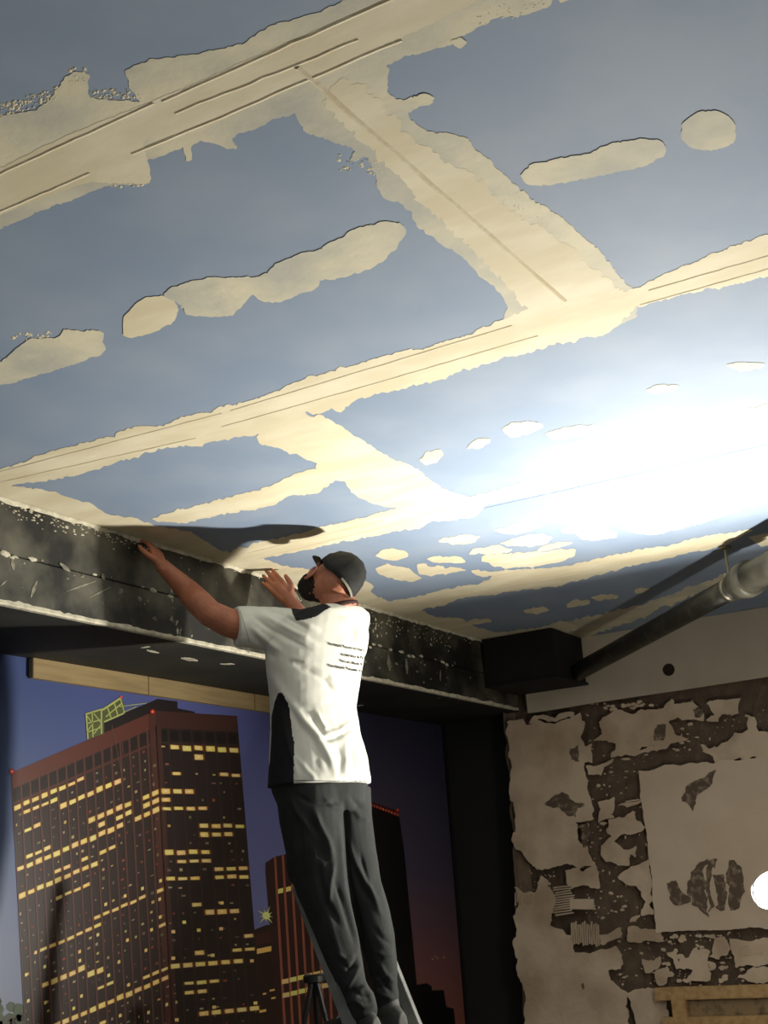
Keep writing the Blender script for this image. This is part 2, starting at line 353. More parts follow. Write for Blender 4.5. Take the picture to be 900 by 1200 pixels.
for p in patches:
    big = max(q[0] for q in p)-min(q[0] for q in p) > 70
    cfill(p, .0018, 'filler_thin' if p[0][0] < 250 and big else 'filler', amp=1.0, step=4, name='screw_filler', bev=.002)
for p in (s4([(380, 515), (430, 500), (490, 495), (500, 505), (450, 525), (400, 530)]), s4([(800, 355), (830, 350), (890, 350), (885, 360), (840, 370)]), s4([(615, 410), (650, 400), (690, 402), (680, 415), (630, 422)]),
          s2([(325, 410), (345, 385), (400, 375), (480, 360), (520, 340), (600, 325), (650, 330), (660, 360), (600, 390), (500, 410), (400, 430), (335, 430)]),
          s2([(700, 290), (740, 260), (790, 262), (820, 290), (820, 330), (780, 350), (720, 345), (700, 320)]), s2([(160, 93), (180, 90), (190, 98), (180, 108), (168, 104)]), s2([(70, 228), (95, 220), (115, 230), (105, 242), (80, 240)])):
    cfill(p, .0014, 'filler_thin', amp=1.0, step=4, name='screw_filler', bev=.003)
def fspecks(n, x0, x1, y0, y1, sl, seed):
    rr_ = random.Random(seed); bm = bmesh.new()
    for i in range(n):
        x = rr_.uniform(x0, x1); y = rr_.uniform(y0, y1)+sl*(x-x0); s = rr_.uniform(.4, 2.2); k = rr_.randint(5, 7)
        pts = [onz(x+math.cos(2*math.pi*j/k)*s*1.5*rr_.uniform(.5, 1.2), y+math.sin(2*math.pi*j/k)*s*rr_.uniform(.5, 1.2), ZC-.0002) for j in range(k)]
        b0 = [bm.verts.new(p) for p in pts]; c = bm.verts.new(sum(pts, Vector())/k+Vector((0, 0, -.0015)))
        for j in range(k): bm.faces.new((b0[j], b0[(j+1) % k], c))
    o = finish('filler_specks', bm, M['filler'], ceil); o['kind'] = 'stuff'
fspecks(130, 0, 66, 122, 138, -.3, 1); fspecks(60, 105, 165, 103, 116, .05, 2); fspecks(70, 128, 176, 206, 222, -.1, 3); fspecks(30, 80, 100, 80, 96, 0, 4)
fspecks(40, 560, 640, 10, 30, -.2, 5); fspecks(30, 196, 220, 345, 362, 0, 6); fspecks(30, 15, 60, 392, 400, -.1, 7); fspecks(40, 395, 450, 180, 200, .1, 8); fspecks(30, 590, 640, 215, 245, .6, 9)
# the same joints carry on past the frame
for xj, px_ in ((J[0], (660, -40)), (J[1], (925, 290)), (J[2], (925, 485)), (J[3], (880, 622))):
    y0 = onz(px_[0], px_[1], ZC).y+.04; n_ = 60; a_ = []; b_l = []
    for i in range(n_+1):
        y = y0+(-3.1-y0)*i/n_
        a_.append(Vector((min(xj+.11+.05*noise.noise(Vector((y*5, xj, 1))), XW-.01), y, ZC))); b_l.append(Vector((xj-.11+.05*noise.noise(Vector((y*5, xj, 8))), y, ZC)))
    slab('joint_filler', a_+b_l[::-1], (0, 0, -1), .0007, M['filler'], ceil)
# raised tape edges under the filler
def ridge(a, b, w=.007, h=.0028, name='tape_edge', m='tape'):
    A = onz(*a, ZC); B = onz(*b, ZC)
    k = 14; bm = bmesh.new(); s = (B-A).cross(Vector((0, 0, 1))).normalized()
    prev = None
    for i in range(k+1):
        p = A.lerp(B, i/k)+s*noise.noise(Vector((i*.7, a[0]*.1, 0)))*.004
        q = [bm.verts.new(p-s*w*1.2), bm.verts.new(p+Vector((0, 0, -h))-s*w*.1), bm.verts.new(p+Vector((0, 0, -h))+s*w*.1), bm.verts.new(p+s*w*1.2)]
        if prev:
            for j in range(3): bm.faces.new((prev[j], prev[j+1], q[j+1], q[j]))
        prev = q
    return finish(name, bm, M[m], ceil)
for a, b in (((-20, 212), (180, 120)), ((190, 118), (470, -7)), ((-20, 256), (105, 202)), ((155, 180), (470, 46)), ((205, 132), (420, 46)), ((-10, 555), (260, 484)), ((270, 481), (600, 381)), ((-10, 567), (230, 513)), ((260, 500), (450, 446)), ((450, 446), (630, 393)), ((750, 357), (910, 312)), ((760, 340), (905, 298)),
             ((290, 648), (450, 609)), ((300, 655), (470, 612)), ((480, 707), (680, 671)), ((500, 702), (700, 664))):
    ridge(a, b)
ridge((348, 78), (662, 352), .007, .005)
# ------------------------------------------------------------------ beam, a boxed run of black boards
beam = empty('trim_1', (5, YB, ZB)); tag(beam, kind='structure')
ZJ = 1.55+1.248
bm = bmesh.new(); box(bm, (1.5, YB+.001, ZJ+.003), (XW-.002, YB+.03, ZC-.001), .002); finish('beam_board', bm, M['beam'], beam)
bm = bmesh.new(); box(bm, (1.5, YB-.002, ZB+.012), (XW-.002, YB+.03, ZJ-.002), .003); finish('beam_board', bm, M['beam'], beam)
# worn corner bead along the lower edge and crumbs of filler along the top edge
def crumbs(name, n, x0, x1, y, zc, dz, m, size, seed, along=1.6):
    rnd = random.Random(seed); bm = bmesh.new()
    for i in range(n):
        x = rnd.uniform(x0, x1); z = zc+rnd.gauss(0, 1)*dz; s = size*rnd.uniform(.4, 1.6)
        k = rnd.randint(5, 8); ph = rnd.random()*6
        pts = [Vector((x+math.cos(ph+2*math.pi*j/k)*s*along*rnd.uniform(.5, 1.1), y, z+math.sin(ph+2*math.pi*j/k)*s*rnd.uniform(.5, 1.1))) for j in range(k)]
        b0 = [bm.verts.new(p) for p in pts]; c = bm.verts.new(Vector((x, y-.003-.3*s, z)))
        for j in range(k): bm.faces.new((b0[j], b0[(j+1) % k], c))
    o = finish(name, bm, m, beam); o['kind'] = 'stuff'; return o
M['crumb'] = mat('plaster_residue', (222, 216, 192), .9, col2=(190, 184, 162), scale=30, bump=.4)
M['crumb_dull'] = mat('plaster_residue_dull', (150, 146, 128), .9, col2=(110, 106, 92), scale=30, bump=.4)
bm = bmesh.new(); n = 260; prev = None
for i in range(n+1):
    x = 1.6+(XW-1.62)*i/n; w = .009+.006*noise.noise(Vector((x*9, 0, 3)))+.004*noise.noise(Vector((x*40, 0, 7)))
    q = [bm.verts.new((x, YB-.0025, ZB+.004+max(w, .002)*1.4)), bm.verts.new((x, YB-.007, ZB+.004)), bm.verts.new((x, YB-.004, ZB-.002)), bm.verts.new((x, YB+.02, ZB-.001))]
    if prev:
        for j in range(3): bm.faces.new((prev[j], prev[j+1], q[j+1], q[j]))
    prev = q
finish('corner_bead', bm, M['crumb'], beam)
bm = bmesh.new(); prev = None
for i in range(n+1):
    x = 1.6+(XW-1.62)*i/n; w = .010+.010*noise.noise(Vector((x*11, 5, 3)))+.007*noise.noise(Vector((x*37, 5, 7)))
    q = [bm.verts.new((x, YB-.012, ZC-.003)), bm.verts.new((x, YB-.008, ZC-.006)), bm.verts.new((x, YB-.001, ZC-.006-max(w, .001)))]
    if prev:
        for j in range(2): bm.faces.new((prev[j], prev[j+1], q[j+1], q[j]))
    prev = q
finish('filler_edge', bm, M['crumb'], beam)
crumbs('plaster_crumbs', 150, 3.1, 4.0, YB, ZC-.03, .018, M['crumb'], .0032, 1, 2.2)
crumbs('plaster_crumbs', 90, 3.0, 7.2, YB, ZC-.03, .02, M['crumb'], .0035, 2, 2.0)
crumbs('plaster_crumbs', 170, 4.9, 6.6, YB, ZC-.08, .04, M['crumb'], .0048, 3, .9)
crumbs('plaster_crumbs', 60, 5.3, 5.8, YB, ZC-.09, .045, M['crumb'], .008, 9, .7)
crumbs('plaster_crumbs', 36, 3.1, 6.6, YB-.002, ZJ, .006, M['crumb'], .008, 4, 2.6)
crumbs('plaster_crumbs', 60, 3.1, 6.6, YB-.002, ZB+.09, .05, M['crumb_dull'], .007, 5)
for i, (a, b, w) in enumerate((((78, 693), (112, 681), 1.3), ((105, 700), (130, 688), 1.0), ((36, 700), (43, 681), 2.2), ((14, 655), (16, 668), 2.5), ((0, 687), (8, 680), 1.2), ((70, 660), (82, 670), 2.6), ((120, 672), (122, 680), 2.2), ((455, 768), (457, 786), 2.4), ((476, 772), (477, 790), 1.5), ((516, 785), (516, 798), .8), ((340, 690), (350, 702), 2.6))):
    A = Vector(a); B = Vector(b); t = (B-A).normalized(); s = Vector((-t.y, t.x))
    px = [A+s*w*.3, A.lerp(B, .5)+s*w, B+s*w*.3, B-s*w*.3, A.lerp(B, .5)-s*w, A-s*w*.3]
    pts = [ony(q.x, q.y, YB-.0025) for q in px]
    slab('scrape_mark', pts, (0, -1, 0), .0012, M['crumb_dull'], beam)
# soffit behind the beam, pine strip at the top of the mural
bm = bmesh.new(); box(bm, (1.5, YB+.03, ZB), (XR, YM, ZB+.02)); so = finish('soffit_board', bm, M['soffit'], beam)
for a, b, w in (((172, 762), (186, 765), 1.2), ((212, 771), (232, 774), 2.0), ((258, 778), (275, 778), 1.0), ((405, 829), (426, 826), .9), ((412, 838), (438, 838), 1.3), ((165, 759), (176, 758), .8)):
    A = Vector(a); B = Vector(b); t = (B-A).normalized(); s = Vector((-t.y, t.x))
    px = rag([A+s*w*.3, A.lerp(B, .5)+s*w, B+s*w*.3, B-s*w*.3, A.lerp(B, .5)-s*w, A-s*w*.3], .5, 2)
    slab('scrape_mark', [onz(q[0], q[1], ZB) for q in px], (0, 0, -1), .0012, M['crumb'], beam)
at_base(beam)
zs = ony(180, 815, YM-.03).z
strip = empty('pine_strip', (3.96, YM-.02, 2.54)); tag(strip, 'pale pine strip fixed under the black soffit above the city mural', 'wood strip')
za = [ony(39, 797, YM-.03).z, ony(314, 832, YM-.03).z]; zb_ = sum(za)/2
for x0, x1 in ((3.955, 4.685), (4.688, 5.52), (5.524, 6.3)):
    bm = bmesh.new(); box(bm, (x0, YM-.03, zb_), (x1, YM-.003, ZB-.001), .002); finish('strip_length', bm, M['strip_wood'], strip)
at_base(strip)

# ------------------------------------------------------------------ walls
bm = bmesh.new(); box(bm, (1.5, YM+.001, 0), (7.9, YM+.14, ZC+.0)); tag(finish('wall_back', bm, M['matt_black']), kind='structure')
# right wall: base coat of old adhesive, ragged end towards the black return
wr = empty('wall_right', (XW, 1, 0)); tag(wr, kind='structure')
edge = [(591, 858), (594, 870), (592, 885), (596, 905), (599, 930), (597, 950), (602, 975), (601, 1000), (604, 1030), (603, 1060), (607, 1090), (608, 1120), (614, 1150), (612, 1180), (616, 1210)]
pts = [Vector((XW, 3.40, ZC))]+[onx(*q, XW) for q in rag(edge, 1.0, 5)[:-30]]
pts = [p for p in pts]; pts = [Vector((XW, max(p.y, 3.38), p.z)) for p in pts]
pts += [Vector((XW, 3.45, 0)), Vector((XW, -3.2, 0)), Vector((XW, -3.2, ZC))]
SGN = -1
slab('old_wall_face', pts, (1, 0, 0), .06, M['adhesive'], wr)
bm = bmesh.new(); box(bm, (XR+.0, 3.28, 0), (XR+.14, YM+.14, ZC+.0)); tag(finish('wall_return', bm, M['grey_black']), kind='structure')
bm = bmesh.new(); box(bm, (XW+.06, -3.2, 0), (XR, 3.36, ZC)); finish('wall_core', bm, M['matt_black'], wr)
_w = [0]
def wpatch(poly, m='plaster', th=.004, amp=1.3, step=5, name='plaster_patch', bev=.002):
    _w[0] += 1
    q_ = Z2(poly, 580, 800, 2.8125); p = rag_wild(q_, min(1, amp/1.3), _w[0]*2.3) if step < 6 else rag(q_, amp, step, _w[0]*2.3)
    A = sum(p[i-1][0]*p[i][1]-p[i][0]*p[i-1][1] for i in range(len(p)))
    if A > 0: p = p[::-1]
    pts = [onx(x, y, XW) for x, y in p]
    return slab(name, pts, (-1, 0, 0), th+_w[0]*.00003, M[m], wr, bev)
wpatch([(32, 160), (45, 140), (100, 135), (240, 125), (285, 100), (290, 180), (300, 260), (315, 400), (317, 450), (275, 460), (280, 520), (300, 535), (330, 600), (250, 600), (170, 610), (140, 615), (100, 580), (100, 555), (70, 550), (60, 480), (50, 350), (45, 230)], name='plaster_sheet')
wpatch([(475, 290), (560, 278), (700, 262), (720, 270), (750, 260), (895, 248), (1300, 230), (1300, 802), (895, 808), (700, 815), (620, 818), (537, 822), (530, 760), (515, 600), (500, 480), (485, 380)], 'plaster2', .012, .6, name='plaster_sheet')
for p in ([(345, 130), (360, 105), (450, 100), (540, 80), (580, 55), (590, 70), (660, 70), (685, 95), (680, 115), (640, 120), (600, 110), (580, 130), (590, 170), (635, 185), (630, 200), (570, 205), (480, 215), (390, 230), (400, 200), (330, 195), (345, 170)],
          [(700, 70), (740, 50), (800, 60), (795, 95), (750, 110), (735, 135), (705, 130), (720, 100)],
          [(770, 200), (790, 170), (830, 165), (835, 110), (865, 110), (870, 155), (1300, 130), (1300, 225), (895, 244), (760, 252), (720, 262), (705, 235), (685, 205), (720, 205), (735, 215)],
          [(385, 235), (570, 207), (575, 215), (480, 235), (385, 250)], [(305, 270), (385, 255), (350, 305), (310, 300), (300, 280)],
          [(340, 395), (395, 390), (380, 430), (390, 445), (345, 460)], [(415, 400), (490, 380), (490, 395), (450, 402)], [(380, 460), (470, 430), (490, 480), (440, 500), (390, 520), (375, 490)], [(355, 540), (380, 510), (440, 560), (440, 605), (400, 600), (360, 590)],
          [(430, 545), (470, 540), (465, 560), (430, 562)], [(300, 210), (325, 200), (325, 260), (300, 265)],
          [(65, 770), (75, 720), (62, 690), (70, 680), (130, 690), (150, 640), (165, 650), (190, 690), (190, 800), (250, 830), (265, 890), (400, 880), (420, 920), (420, 945), (370, 950), (375, 980), (430, 1015), (440, 1130), (440, 1300), (110, 1300), (100, 1030), (85, 1000), (75, 880)],
          [(235, 625), (335, 605), (345, 680), (300, 672), (260, 665), (240, 650)], [(415, 640), (500, 590), (515, 620), (520, 770), (490, 760), (490, 720), (480, 690), (440, 665)],
          [(440, 815), (540, 808), (545, 850), (500, 865), (440, 850)], [(445, 765), (470, 750), (470, 790), (445, 800)], [(350, 820), (420, 810), (410, 850), (370, 865)],
          [(440, 1020), (530, 1010), (560, 1040), (560, 1300), (480, 1300), (460, 1060)], [(490, 905), (540, 905), (540, 935), (495, 940)],
          [(570, 890), (600, 885), (610, 910), (640, 905), (660, 870), (700, 880), (715, 980), (640, 990), (650, 950), (600, 945)], [(720, 850), (770, 840), (765, 900), (740, 915), (720, 900)],
          [(780, 850), (895, 845), (1300, 835), (1300, 930), (790, 930)], [(860, 940), (1300, 935), (1300, 990), (810, 985)], [(530, 950), (570, 948), (568, 985), (532, 990)], [(100, 470), (130, 440), (150, 480), (120, 500)],
          [(130, 108), (250, 104), (250, 118), (120, 128)], [(45, 128), (95, 122), (100, 134), (50, 140)]):
    wpatch(p)
rnd = random.Random(5)
for i in range(38):
    x = rnd.uniform(545, 760); y = rnd.uniform(832, 985); s = rnd.uniform(5, 13)
    wpatch([(x+math.cos(a)*s*rnd.uniform(.7, 1.3), y+math.sin(a)*s*rnd.uniform(.5, .9)) for a in (j*math.pi/3 for j in range(6))], amp=.6, name='plaster_blob')
for i in range(26):
    x = rnd.uniform(360, 520); y = 92-(x-360)*.12+rnd.uniform(-14, 8); s = rnd.uniform(3, 9)
    wpatch([(x+math.cos(a)*s*rnd.uniform(.7, 1.3), y+math.sin(a)*s*.6) for a in (j*math.pi/3 for j in range(6))], amp=.5, name='plaster_blob')
for p in ([(175, 400), (210, 370), (250, 370), (295, 400), (270, 410), (270, 440), (215, 420)], [(610, 370), (650, 340), (700, 315), (730, 290), (715, 330), (690, 360), (660, 390), (650, 430), (640, 400), (620, 390)],
          [(575, 665), (600, 660), (640, 700), (640, 720), (600, 735), (585, 700)], [(640, 690), (655, 640), (670, 600), (735, 580), (733, 600), (690, 610), (690, 650), (700, 700), (705, 765), (690, 750), (660, 730)],
          [(700, 600), (720, 590), (715, 700), (708, 765), (700, 700)], [(730, 640), (760, 640), (762, 740), (735, 740)], [(770, 590), (800, 585), (820, 640), (815, 740), (775, 750)], [(255, 215), (280, 212), (282, 265), (250, 262)], [(540, 140), (575, 130), (560, 185), (530, 190)],
          [(280, 470), (312, 462), (315, 500), (300, 538), (285, 510)], [(285, 990), (300, 988), (298, 1008), (288, 1006)], [(655, 85), (670, 78), (682, 92), (672, 108), (658, 102)]):
    wpatch(p, 'dark_adh', .0145 if p[0][0] > 560 and p[0][1] > 280 else .006, 1.6, 4, 'bare_patch')
bm = bmesh.new()
for i in range(420):
    if i < 150: x = rnd.uniform(290, 520); y = rnd.uniform(240, 780)
    elif i < 260: x = rnd.uniform(300, 890); y = rnd.uniform(60, 240)
    elif i < 400: x = rnd.uniform(400, 890); y = rnd.uniform(820, 1010)
    else: x = rnd.uniform(60, 200); y = rnd.uniform(610, 700)
    s = rnd.uniform(1.5, 7)*rnd.random()+1.2; k = rnd.randint(5, 8); sx = rnd.uniform(.5, 2.2); ph = rnd.random()*3
    pp_ = [onx(580+(x+math.cos(ph+2*math.pi*j/k)*s*sx*rnd.uniform(.5, 1.2))/2.8125, 800+(y+math.sin(ph+2*math.pi*j/k)*s*rnd.uniform(.5, 1.2))/2.8125, XW-.0005) for j in range(k)]
    b0 = [bm.verts.new(q) for q in pp_]; c = bm.verts.new(sum(pp_, Vector())/k+Vector((-.004, 0, 0)))
    for j in range(k): bm.faces.new((b0[j], b0[(j+1) % k], c))
o = finish('plaster_specks', bm, M['plaster'], wr); o['kind'] = 'stuff'
# combed adhesive ridges
def comb(x0, x1, y0, y1, n, vert, slant=0):
    for i in range(n):
        t = (i+.5)/n
        if vert:
            x = x0+(x1-x0)*t; w = (x1-x0)/n*.28; a = y0+rnd.uniform(0, 14); b = y1-rnd.uniform(0, 14)
            p = [(x-w, a), (x+w, a), (x+w+slant, b), (x-w+slant, b)]
        else:
            y = y0+(y1-y0)*t; w = (y1-y0)/n*.28; a = x0+rnd.uniform(0, 12); b = x1-rnd.uniform(0, 12)
            p = [(a, y-w), (b, y-w-slant), (b, y+w-slant), (a, y+w)]
        wpatch(p, 'plaster', .006, .4, 6, 'adhesive_ridge', 0)
comb(190, 262, 672, 770, 12, False, 8); comb(250, 345, 785, 870, 13, True, 2); comb(66, 125, 690, 735, 9, True); comb(240, 335, 700, 760, 0 or 1, False)
comb(530, 570, 950, 985, 5, False); comb(800, 890, 862, 900, 5, False, 3); comb(420, 480, 388, 404, 2, False, 6)
# smooth upper part of the wall, standing proud, with a round hole
pu = [onx(620, 836, XW), onx(640, 833.5, XW), onx(700, 823.5, XW), onx(800, 809, XW), onx(900, 793.5, XW)]
zz = onx(900, 793.5, XW); pu += [Vector((XW, -3.1, zz.z+.0)), Vector((XW, -3.1, ZC-.002)), Vector((XW, pu[0].y, ZC-.002))]
uw = slab('upper_wall_board', pu, (-1, 0, 0), .02, M['upwall'], wr)
hc = onx(784, 785, XW-.0205); bm = bmesh.new()
rr = []
for r_, dx in ((.030, -.002), (.036, -.006), (.030, -.004), (.022, .0)):
    rr.append([hc+Vector((dx, math.cos(a)*r_, math.sin(a)*r_)) for a in (2*math.pi*j/20 for j in range(20))])
rings(bm, rr); finish('wall_hole', bm, mat('hole_dark', (46, 30, 24), .9), wr)
at_base(wr)
# ------------------------------------------------------------------ pine frame against the wall
XF = XW-.05
fr = empty('timber_frame', onx(800, 1200, XF)); fr.location.z = 0
tag(fr, 'pale pine batten frame standing against the scraped right wall under the lamp', 'timber frame')
def fbar(px0, py0, px1, py1, name, d=.04, dx=0):
    a = onx(px0, py0, XF); b = onx(px1, py1, XF)
    bm = bmesh.new(); box(bm, (XF-d+dx, min(a.y, b.y), min(a.z, b.z)), (XF+dx, max(a.y, b.y), max(a.z, b.z)), .003)
    return finish(name, bm, M['wood'], fr)
def rail(zt, zb__, yl, yr, name, d=.04, dx=0, m='wood'):
    bm = bmesh.new(); box(bm, (XF-d+dx, yr, zb__), (XF+dx, yl, zt), .003); return finish(name, bm, M[m], fr)
P1 = onx(769, 1157, XF); P2 = onx(769, 1172, XF)
yl = P1.y; z1 = P1.z; z2 = P2.z; z3 = onx(800, 1191, XF).z
ys0 = onx(789, 1170, XF).y; ys1 = onx(806, 1170, XF).y
rail(z1, z2, yl, .6, 'rail'); rail(z3, z3-.085, onx(779, 1195, XF).y, .6, 'rail'); 
rail(z1+.001, 0, ys0, ys1, 'upright', .046)
rail(z3-.5, z3-.58, yl, .6, 'rail'); rail(z2, 0, .75, .66, 'upright')
bm = bmesh.new(); box(bm, (XF+.001, .6, z3), (XF+.012, ys1, z2+.01)); finish('back_board', bm, mat('frame_back', (150, 128, 96), .9, col2=(60, 46, 34), scale=14, lo=.5, hi=.7), fr)
at_base(fr)

# ------------------------------------------------------------------ black box and soil pipe under the ceiling
bx = empty('boxed_duct', (7.2, 3.15, ZC)); tag(bx, 'matt black boxed duct end in the far ceiling corner where beam and pipe meet', 'duct box')
bm = bmesh.new(); box(bm, (6.98, 2.84, 2.72), (XW-.024, YB-.014, ZC-.006), .004); finish('duct_casing', bm, M['matt_black'], bx)
bm = bmesh.new(); box(bm, (6.97, 2.825, 2.705), (XW-.022, YB-.012, 2.72), .003); finish('duct_flange', bm, M['matt_black'], bx)
at_base(bx)
ZP = 1.55+1.255
pA = onx(668, 792, 7.34); pB = onz(872, 681, ZP); dp = (pB-pA).normalized()
pass
pp = empty('soil_pipe', pA); tag(pp, 'black cast soil pipe with clamped collar running under the ceiling', 'pipe')
bm = bmesh.new(); tube(bm, [pA, pA.lerp(pB, .3), pA.lerp(pB, .6), pB-dp*.02], .052, 28); finish('pipe_run', bm, M['pipe'], pp, True)
bm = bmesh.new(); tube(bm, [pB-dp*.06, pB-dp*.055, pB-dp*.01, pB+dp*.0, pB+dp*.005, pB+dp*.06, pB+dp*.065], [.056, .07, .072, .08, .082, .082, .074], 32); finish('pipe_collar', bm, M['pipe_grey'], pp, True)
bm = bmesh.new(); tube(bm, [pB+dp*.05, pB+dp*.4, pB+dp*1.2, pB+dp*2.6], .066, 28); finish('pipe_run', bm, M['pipe_grey'], pp, True)
bm = bmesh.new(); tube(bm, [pB-dp*.14, pB-dp*.115], .059, 28); finish('pipe_strap', bm, M['steel'], pp, True)
st = pB-dp*.127
bm = bmesh.new(); tube(bm, [st+Vector((0, 0, .055)), Vector((st.x, st.y, ZC-.004))], .006, 10); 
box(bm, (st.x-.018, st.y-.018, st.z+.052), (st.x+.018, st.y+.018, st.z+.07), .003); finish('hanger_rod', bm, M['steel'], pp)
bm = bmesh.new(); tube(bm, [Vector((st.x, st.y, ZC-.012)), Vector((st.x, st.y, ZC-.003))], .03, 18); finish('ceiling_plate', bm, M['steel'], pp)
at_base(pp)

# ------------------------------------------------------------------ corner post beside the mural
po = empty('corner_post', (7.62, YM-.03, 0)); tag(po, 'thin black vertical edge bar at the right end of the city mural', 'edge bar')
a = ony(533, 950, YM-.02)
bm = bmesh.new(); box(bm, (a.x-.03, YM-.045, 0), (a.x, YM-.006, ZB-.001), .004); finish('bar', bm, mat('edge_bar', (124, 120, 108), .45), po)
bm = bmesh.new(); box(bm, (a.x-.05, YM-.02, 0), (a.x-.03, YM-.006, ZB-.001), .002); finish('flange', bm, M['matt_black'], po)
at_base(po)

# ================================================================== THE MURAL (a flat printed night view)
class Print:
    def __init__(s): s.v = []; s.f = []; s.c = []; s.l = 0
    def poly(s, px, col, layer=0):
        d = YM-.0022-layer*.00035; k = len(s.v)
        for x, y in px:
            q = ony(x, y, d); s.v.append(q)
        s.f.append(list(range(k, k+len(px)))); s.c.append(srgb(col))
    def build(s, name, m, parent):
        me = bpy.data.meshes.new(name); me.from_pydata(s.v, [], s.f); 
        a = me.color_attributes.new('Col', 'FLOAT_COLOR', 'CORNER'); i = 0
        for f, c in zip(me.polygons, s.c):
            for li in f.loop_indices: a.data[li].color = c
        bm = bmesh.new(); bm.from_mesh(me); bmesh.ops.triangulate(bm, faces=[f for f in bm.faces if len(f.verts) > 4]); bm.to_mesh(me); bm.free()
        return link(name, me, m, parent)
pm = bpy.data.materials.new('mural_ink'); pm.use_nodes = True
b_ = pm.node_tree.nodes['Principled BSDF']; vc = pm.node_tree.nodes.new('ShaderNodeVertexColor'); vc.layer_name = 'Col'
pm.node_tree.links.new(vc.outputs[0], b_.inputs['Base Color']); b_.inputs['Roughness'].default_value = .45
mural = empty('wall_mural', (5, YM, 0)); tag(mural, 'printed night city mural of lit office towers covering the back wall', 'mural')
# sky: printed gradient, shade and haze painted in, as a grid of ink cells
KX = [(-60, 0), (0, 0), (60, 0), (150, 0), (300, 0), (440, 0), (560, 0)]
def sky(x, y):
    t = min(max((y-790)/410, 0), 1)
    L0 = (58, 78, 128); L1 = (138, 146, 164)      # left column, gloss haze painted in towards the bottom
    Mi0 = (90, 98, 162); Mi1 = (126, 128, 172)
    R0 = (52, 54, 78); R1 = (158, 94, 80)  # right side: printed dusk tones, darkened where shade falls
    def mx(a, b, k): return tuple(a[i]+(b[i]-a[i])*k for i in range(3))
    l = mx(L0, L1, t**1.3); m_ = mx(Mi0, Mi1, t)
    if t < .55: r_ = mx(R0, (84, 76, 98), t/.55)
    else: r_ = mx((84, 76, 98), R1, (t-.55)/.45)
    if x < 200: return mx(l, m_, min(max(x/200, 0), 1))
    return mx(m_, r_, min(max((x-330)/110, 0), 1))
pr = Print()
x0, x1 = -120, 545
NX, NY = 44, 34
gy = lambda j: 745+j*(1330-745)/NY
# bilinear cells on wall coordinates
sv = []; sc = []; sf = []
xa = 2.9; xb = 7.64
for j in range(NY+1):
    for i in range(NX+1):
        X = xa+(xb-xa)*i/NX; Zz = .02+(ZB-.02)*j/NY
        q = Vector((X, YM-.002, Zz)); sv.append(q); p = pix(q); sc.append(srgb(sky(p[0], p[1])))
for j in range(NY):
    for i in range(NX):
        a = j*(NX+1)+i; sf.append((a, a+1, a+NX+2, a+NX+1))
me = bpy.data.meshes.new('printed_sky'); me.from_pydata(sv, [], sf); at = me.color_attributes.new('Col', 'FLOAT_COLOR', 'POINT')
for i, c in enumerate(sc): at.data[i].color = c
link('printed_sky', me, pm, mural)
rnd = random.Random(11)
def jit(c, k): return tuple(max(0, min(255, v+rnd.uniform(-k, k))) for v in c)
# --- main tower
def tl(u, y):   # left face: u 0..1 between the left edge and the corner, y = height measured at the corner
    xl = 13+(y-833)*.053; xr = 182+(y-833)*.054
    x = xl+(xr-xl)*u; return (x, y+(xr-x)*.43)
def tr(u, y):   # right face
    xl = 182+(y-833)*.054; xr = 278.5+(y-841)*.0775
    x = xl+(xr-xl)*u; return (x, y+u*6*(1-(y-833)/500)-u*(y-833)*.035)
def quad(fn, u0, u1, y0, y1): return [fn(u0, y0), fn(u1, y0), fn(u1, y1), fn(u0, y1)]
pr.poly([(100, 858), (140, 838), (185, 819), (208, 822), (208, 830), (228, 834), (228, 842), (185, 850), (120, 875)], (34, 26, 26), 1)
for k in range(22):   # tower faces in bands, so that the ink darkens a little downwards
    y0 = 833+k*21; c = (58-k*.4, 38-k*.1, 33)
    pr.poly(quad(tl, 0, 1, y0, y0+21), (52, 38, 34), 2); pr.poly(quad(tr, 0, 1, y0, y0+21), (40, 28, 26), 2)
pr.poly(quad(tl, 0, 1, 833, 852), (100, 54, 44), 3); pr.poly(quad(tr, 0, 1, 833, 853), (72, 42, 36), 3)
NL = 16; NR = 7
for i in range(NL):
    u = (i+.5)/NL
    pr.poly(quad(tl, (i+.22)/NL, (i+.82)/NL, 854, 867), (40, 28, 26), 4)
for i in range(NR): pr.poly(quad(tr, (i+.2)/NR, (i+.82)/NR, 856, 868), (24, 18, 17), 4)
pr.poly(quad(tl, 0, 1, 868, 871), (92, 52, 44), 4); pr.poly(quad(tr, 0, 1, 869, 871), (58, 38, 33), 4)
for i in range(NL+1):
    u = i/NL; w = .0055; pr.poly(quad(tl, max(0, u-w), min(1, u+w), 850, 1290), (96, 62, 54), 5)
for i in range(NR+1):
    u = i/NR; w = .006; pr.poly(quad(tr, max(0, u-w), min(1, u+w), 850, 1290), (58, 42, 38), 5)
pr.poly(quad(tl, .955, 1, 833, 1290), (82, 48, 40), 5); pr.poly(quad(tr, 0, .06, 833, 1290), (70, 42, 36), 5)
rowy = lambda r_: 875+r_*10.35
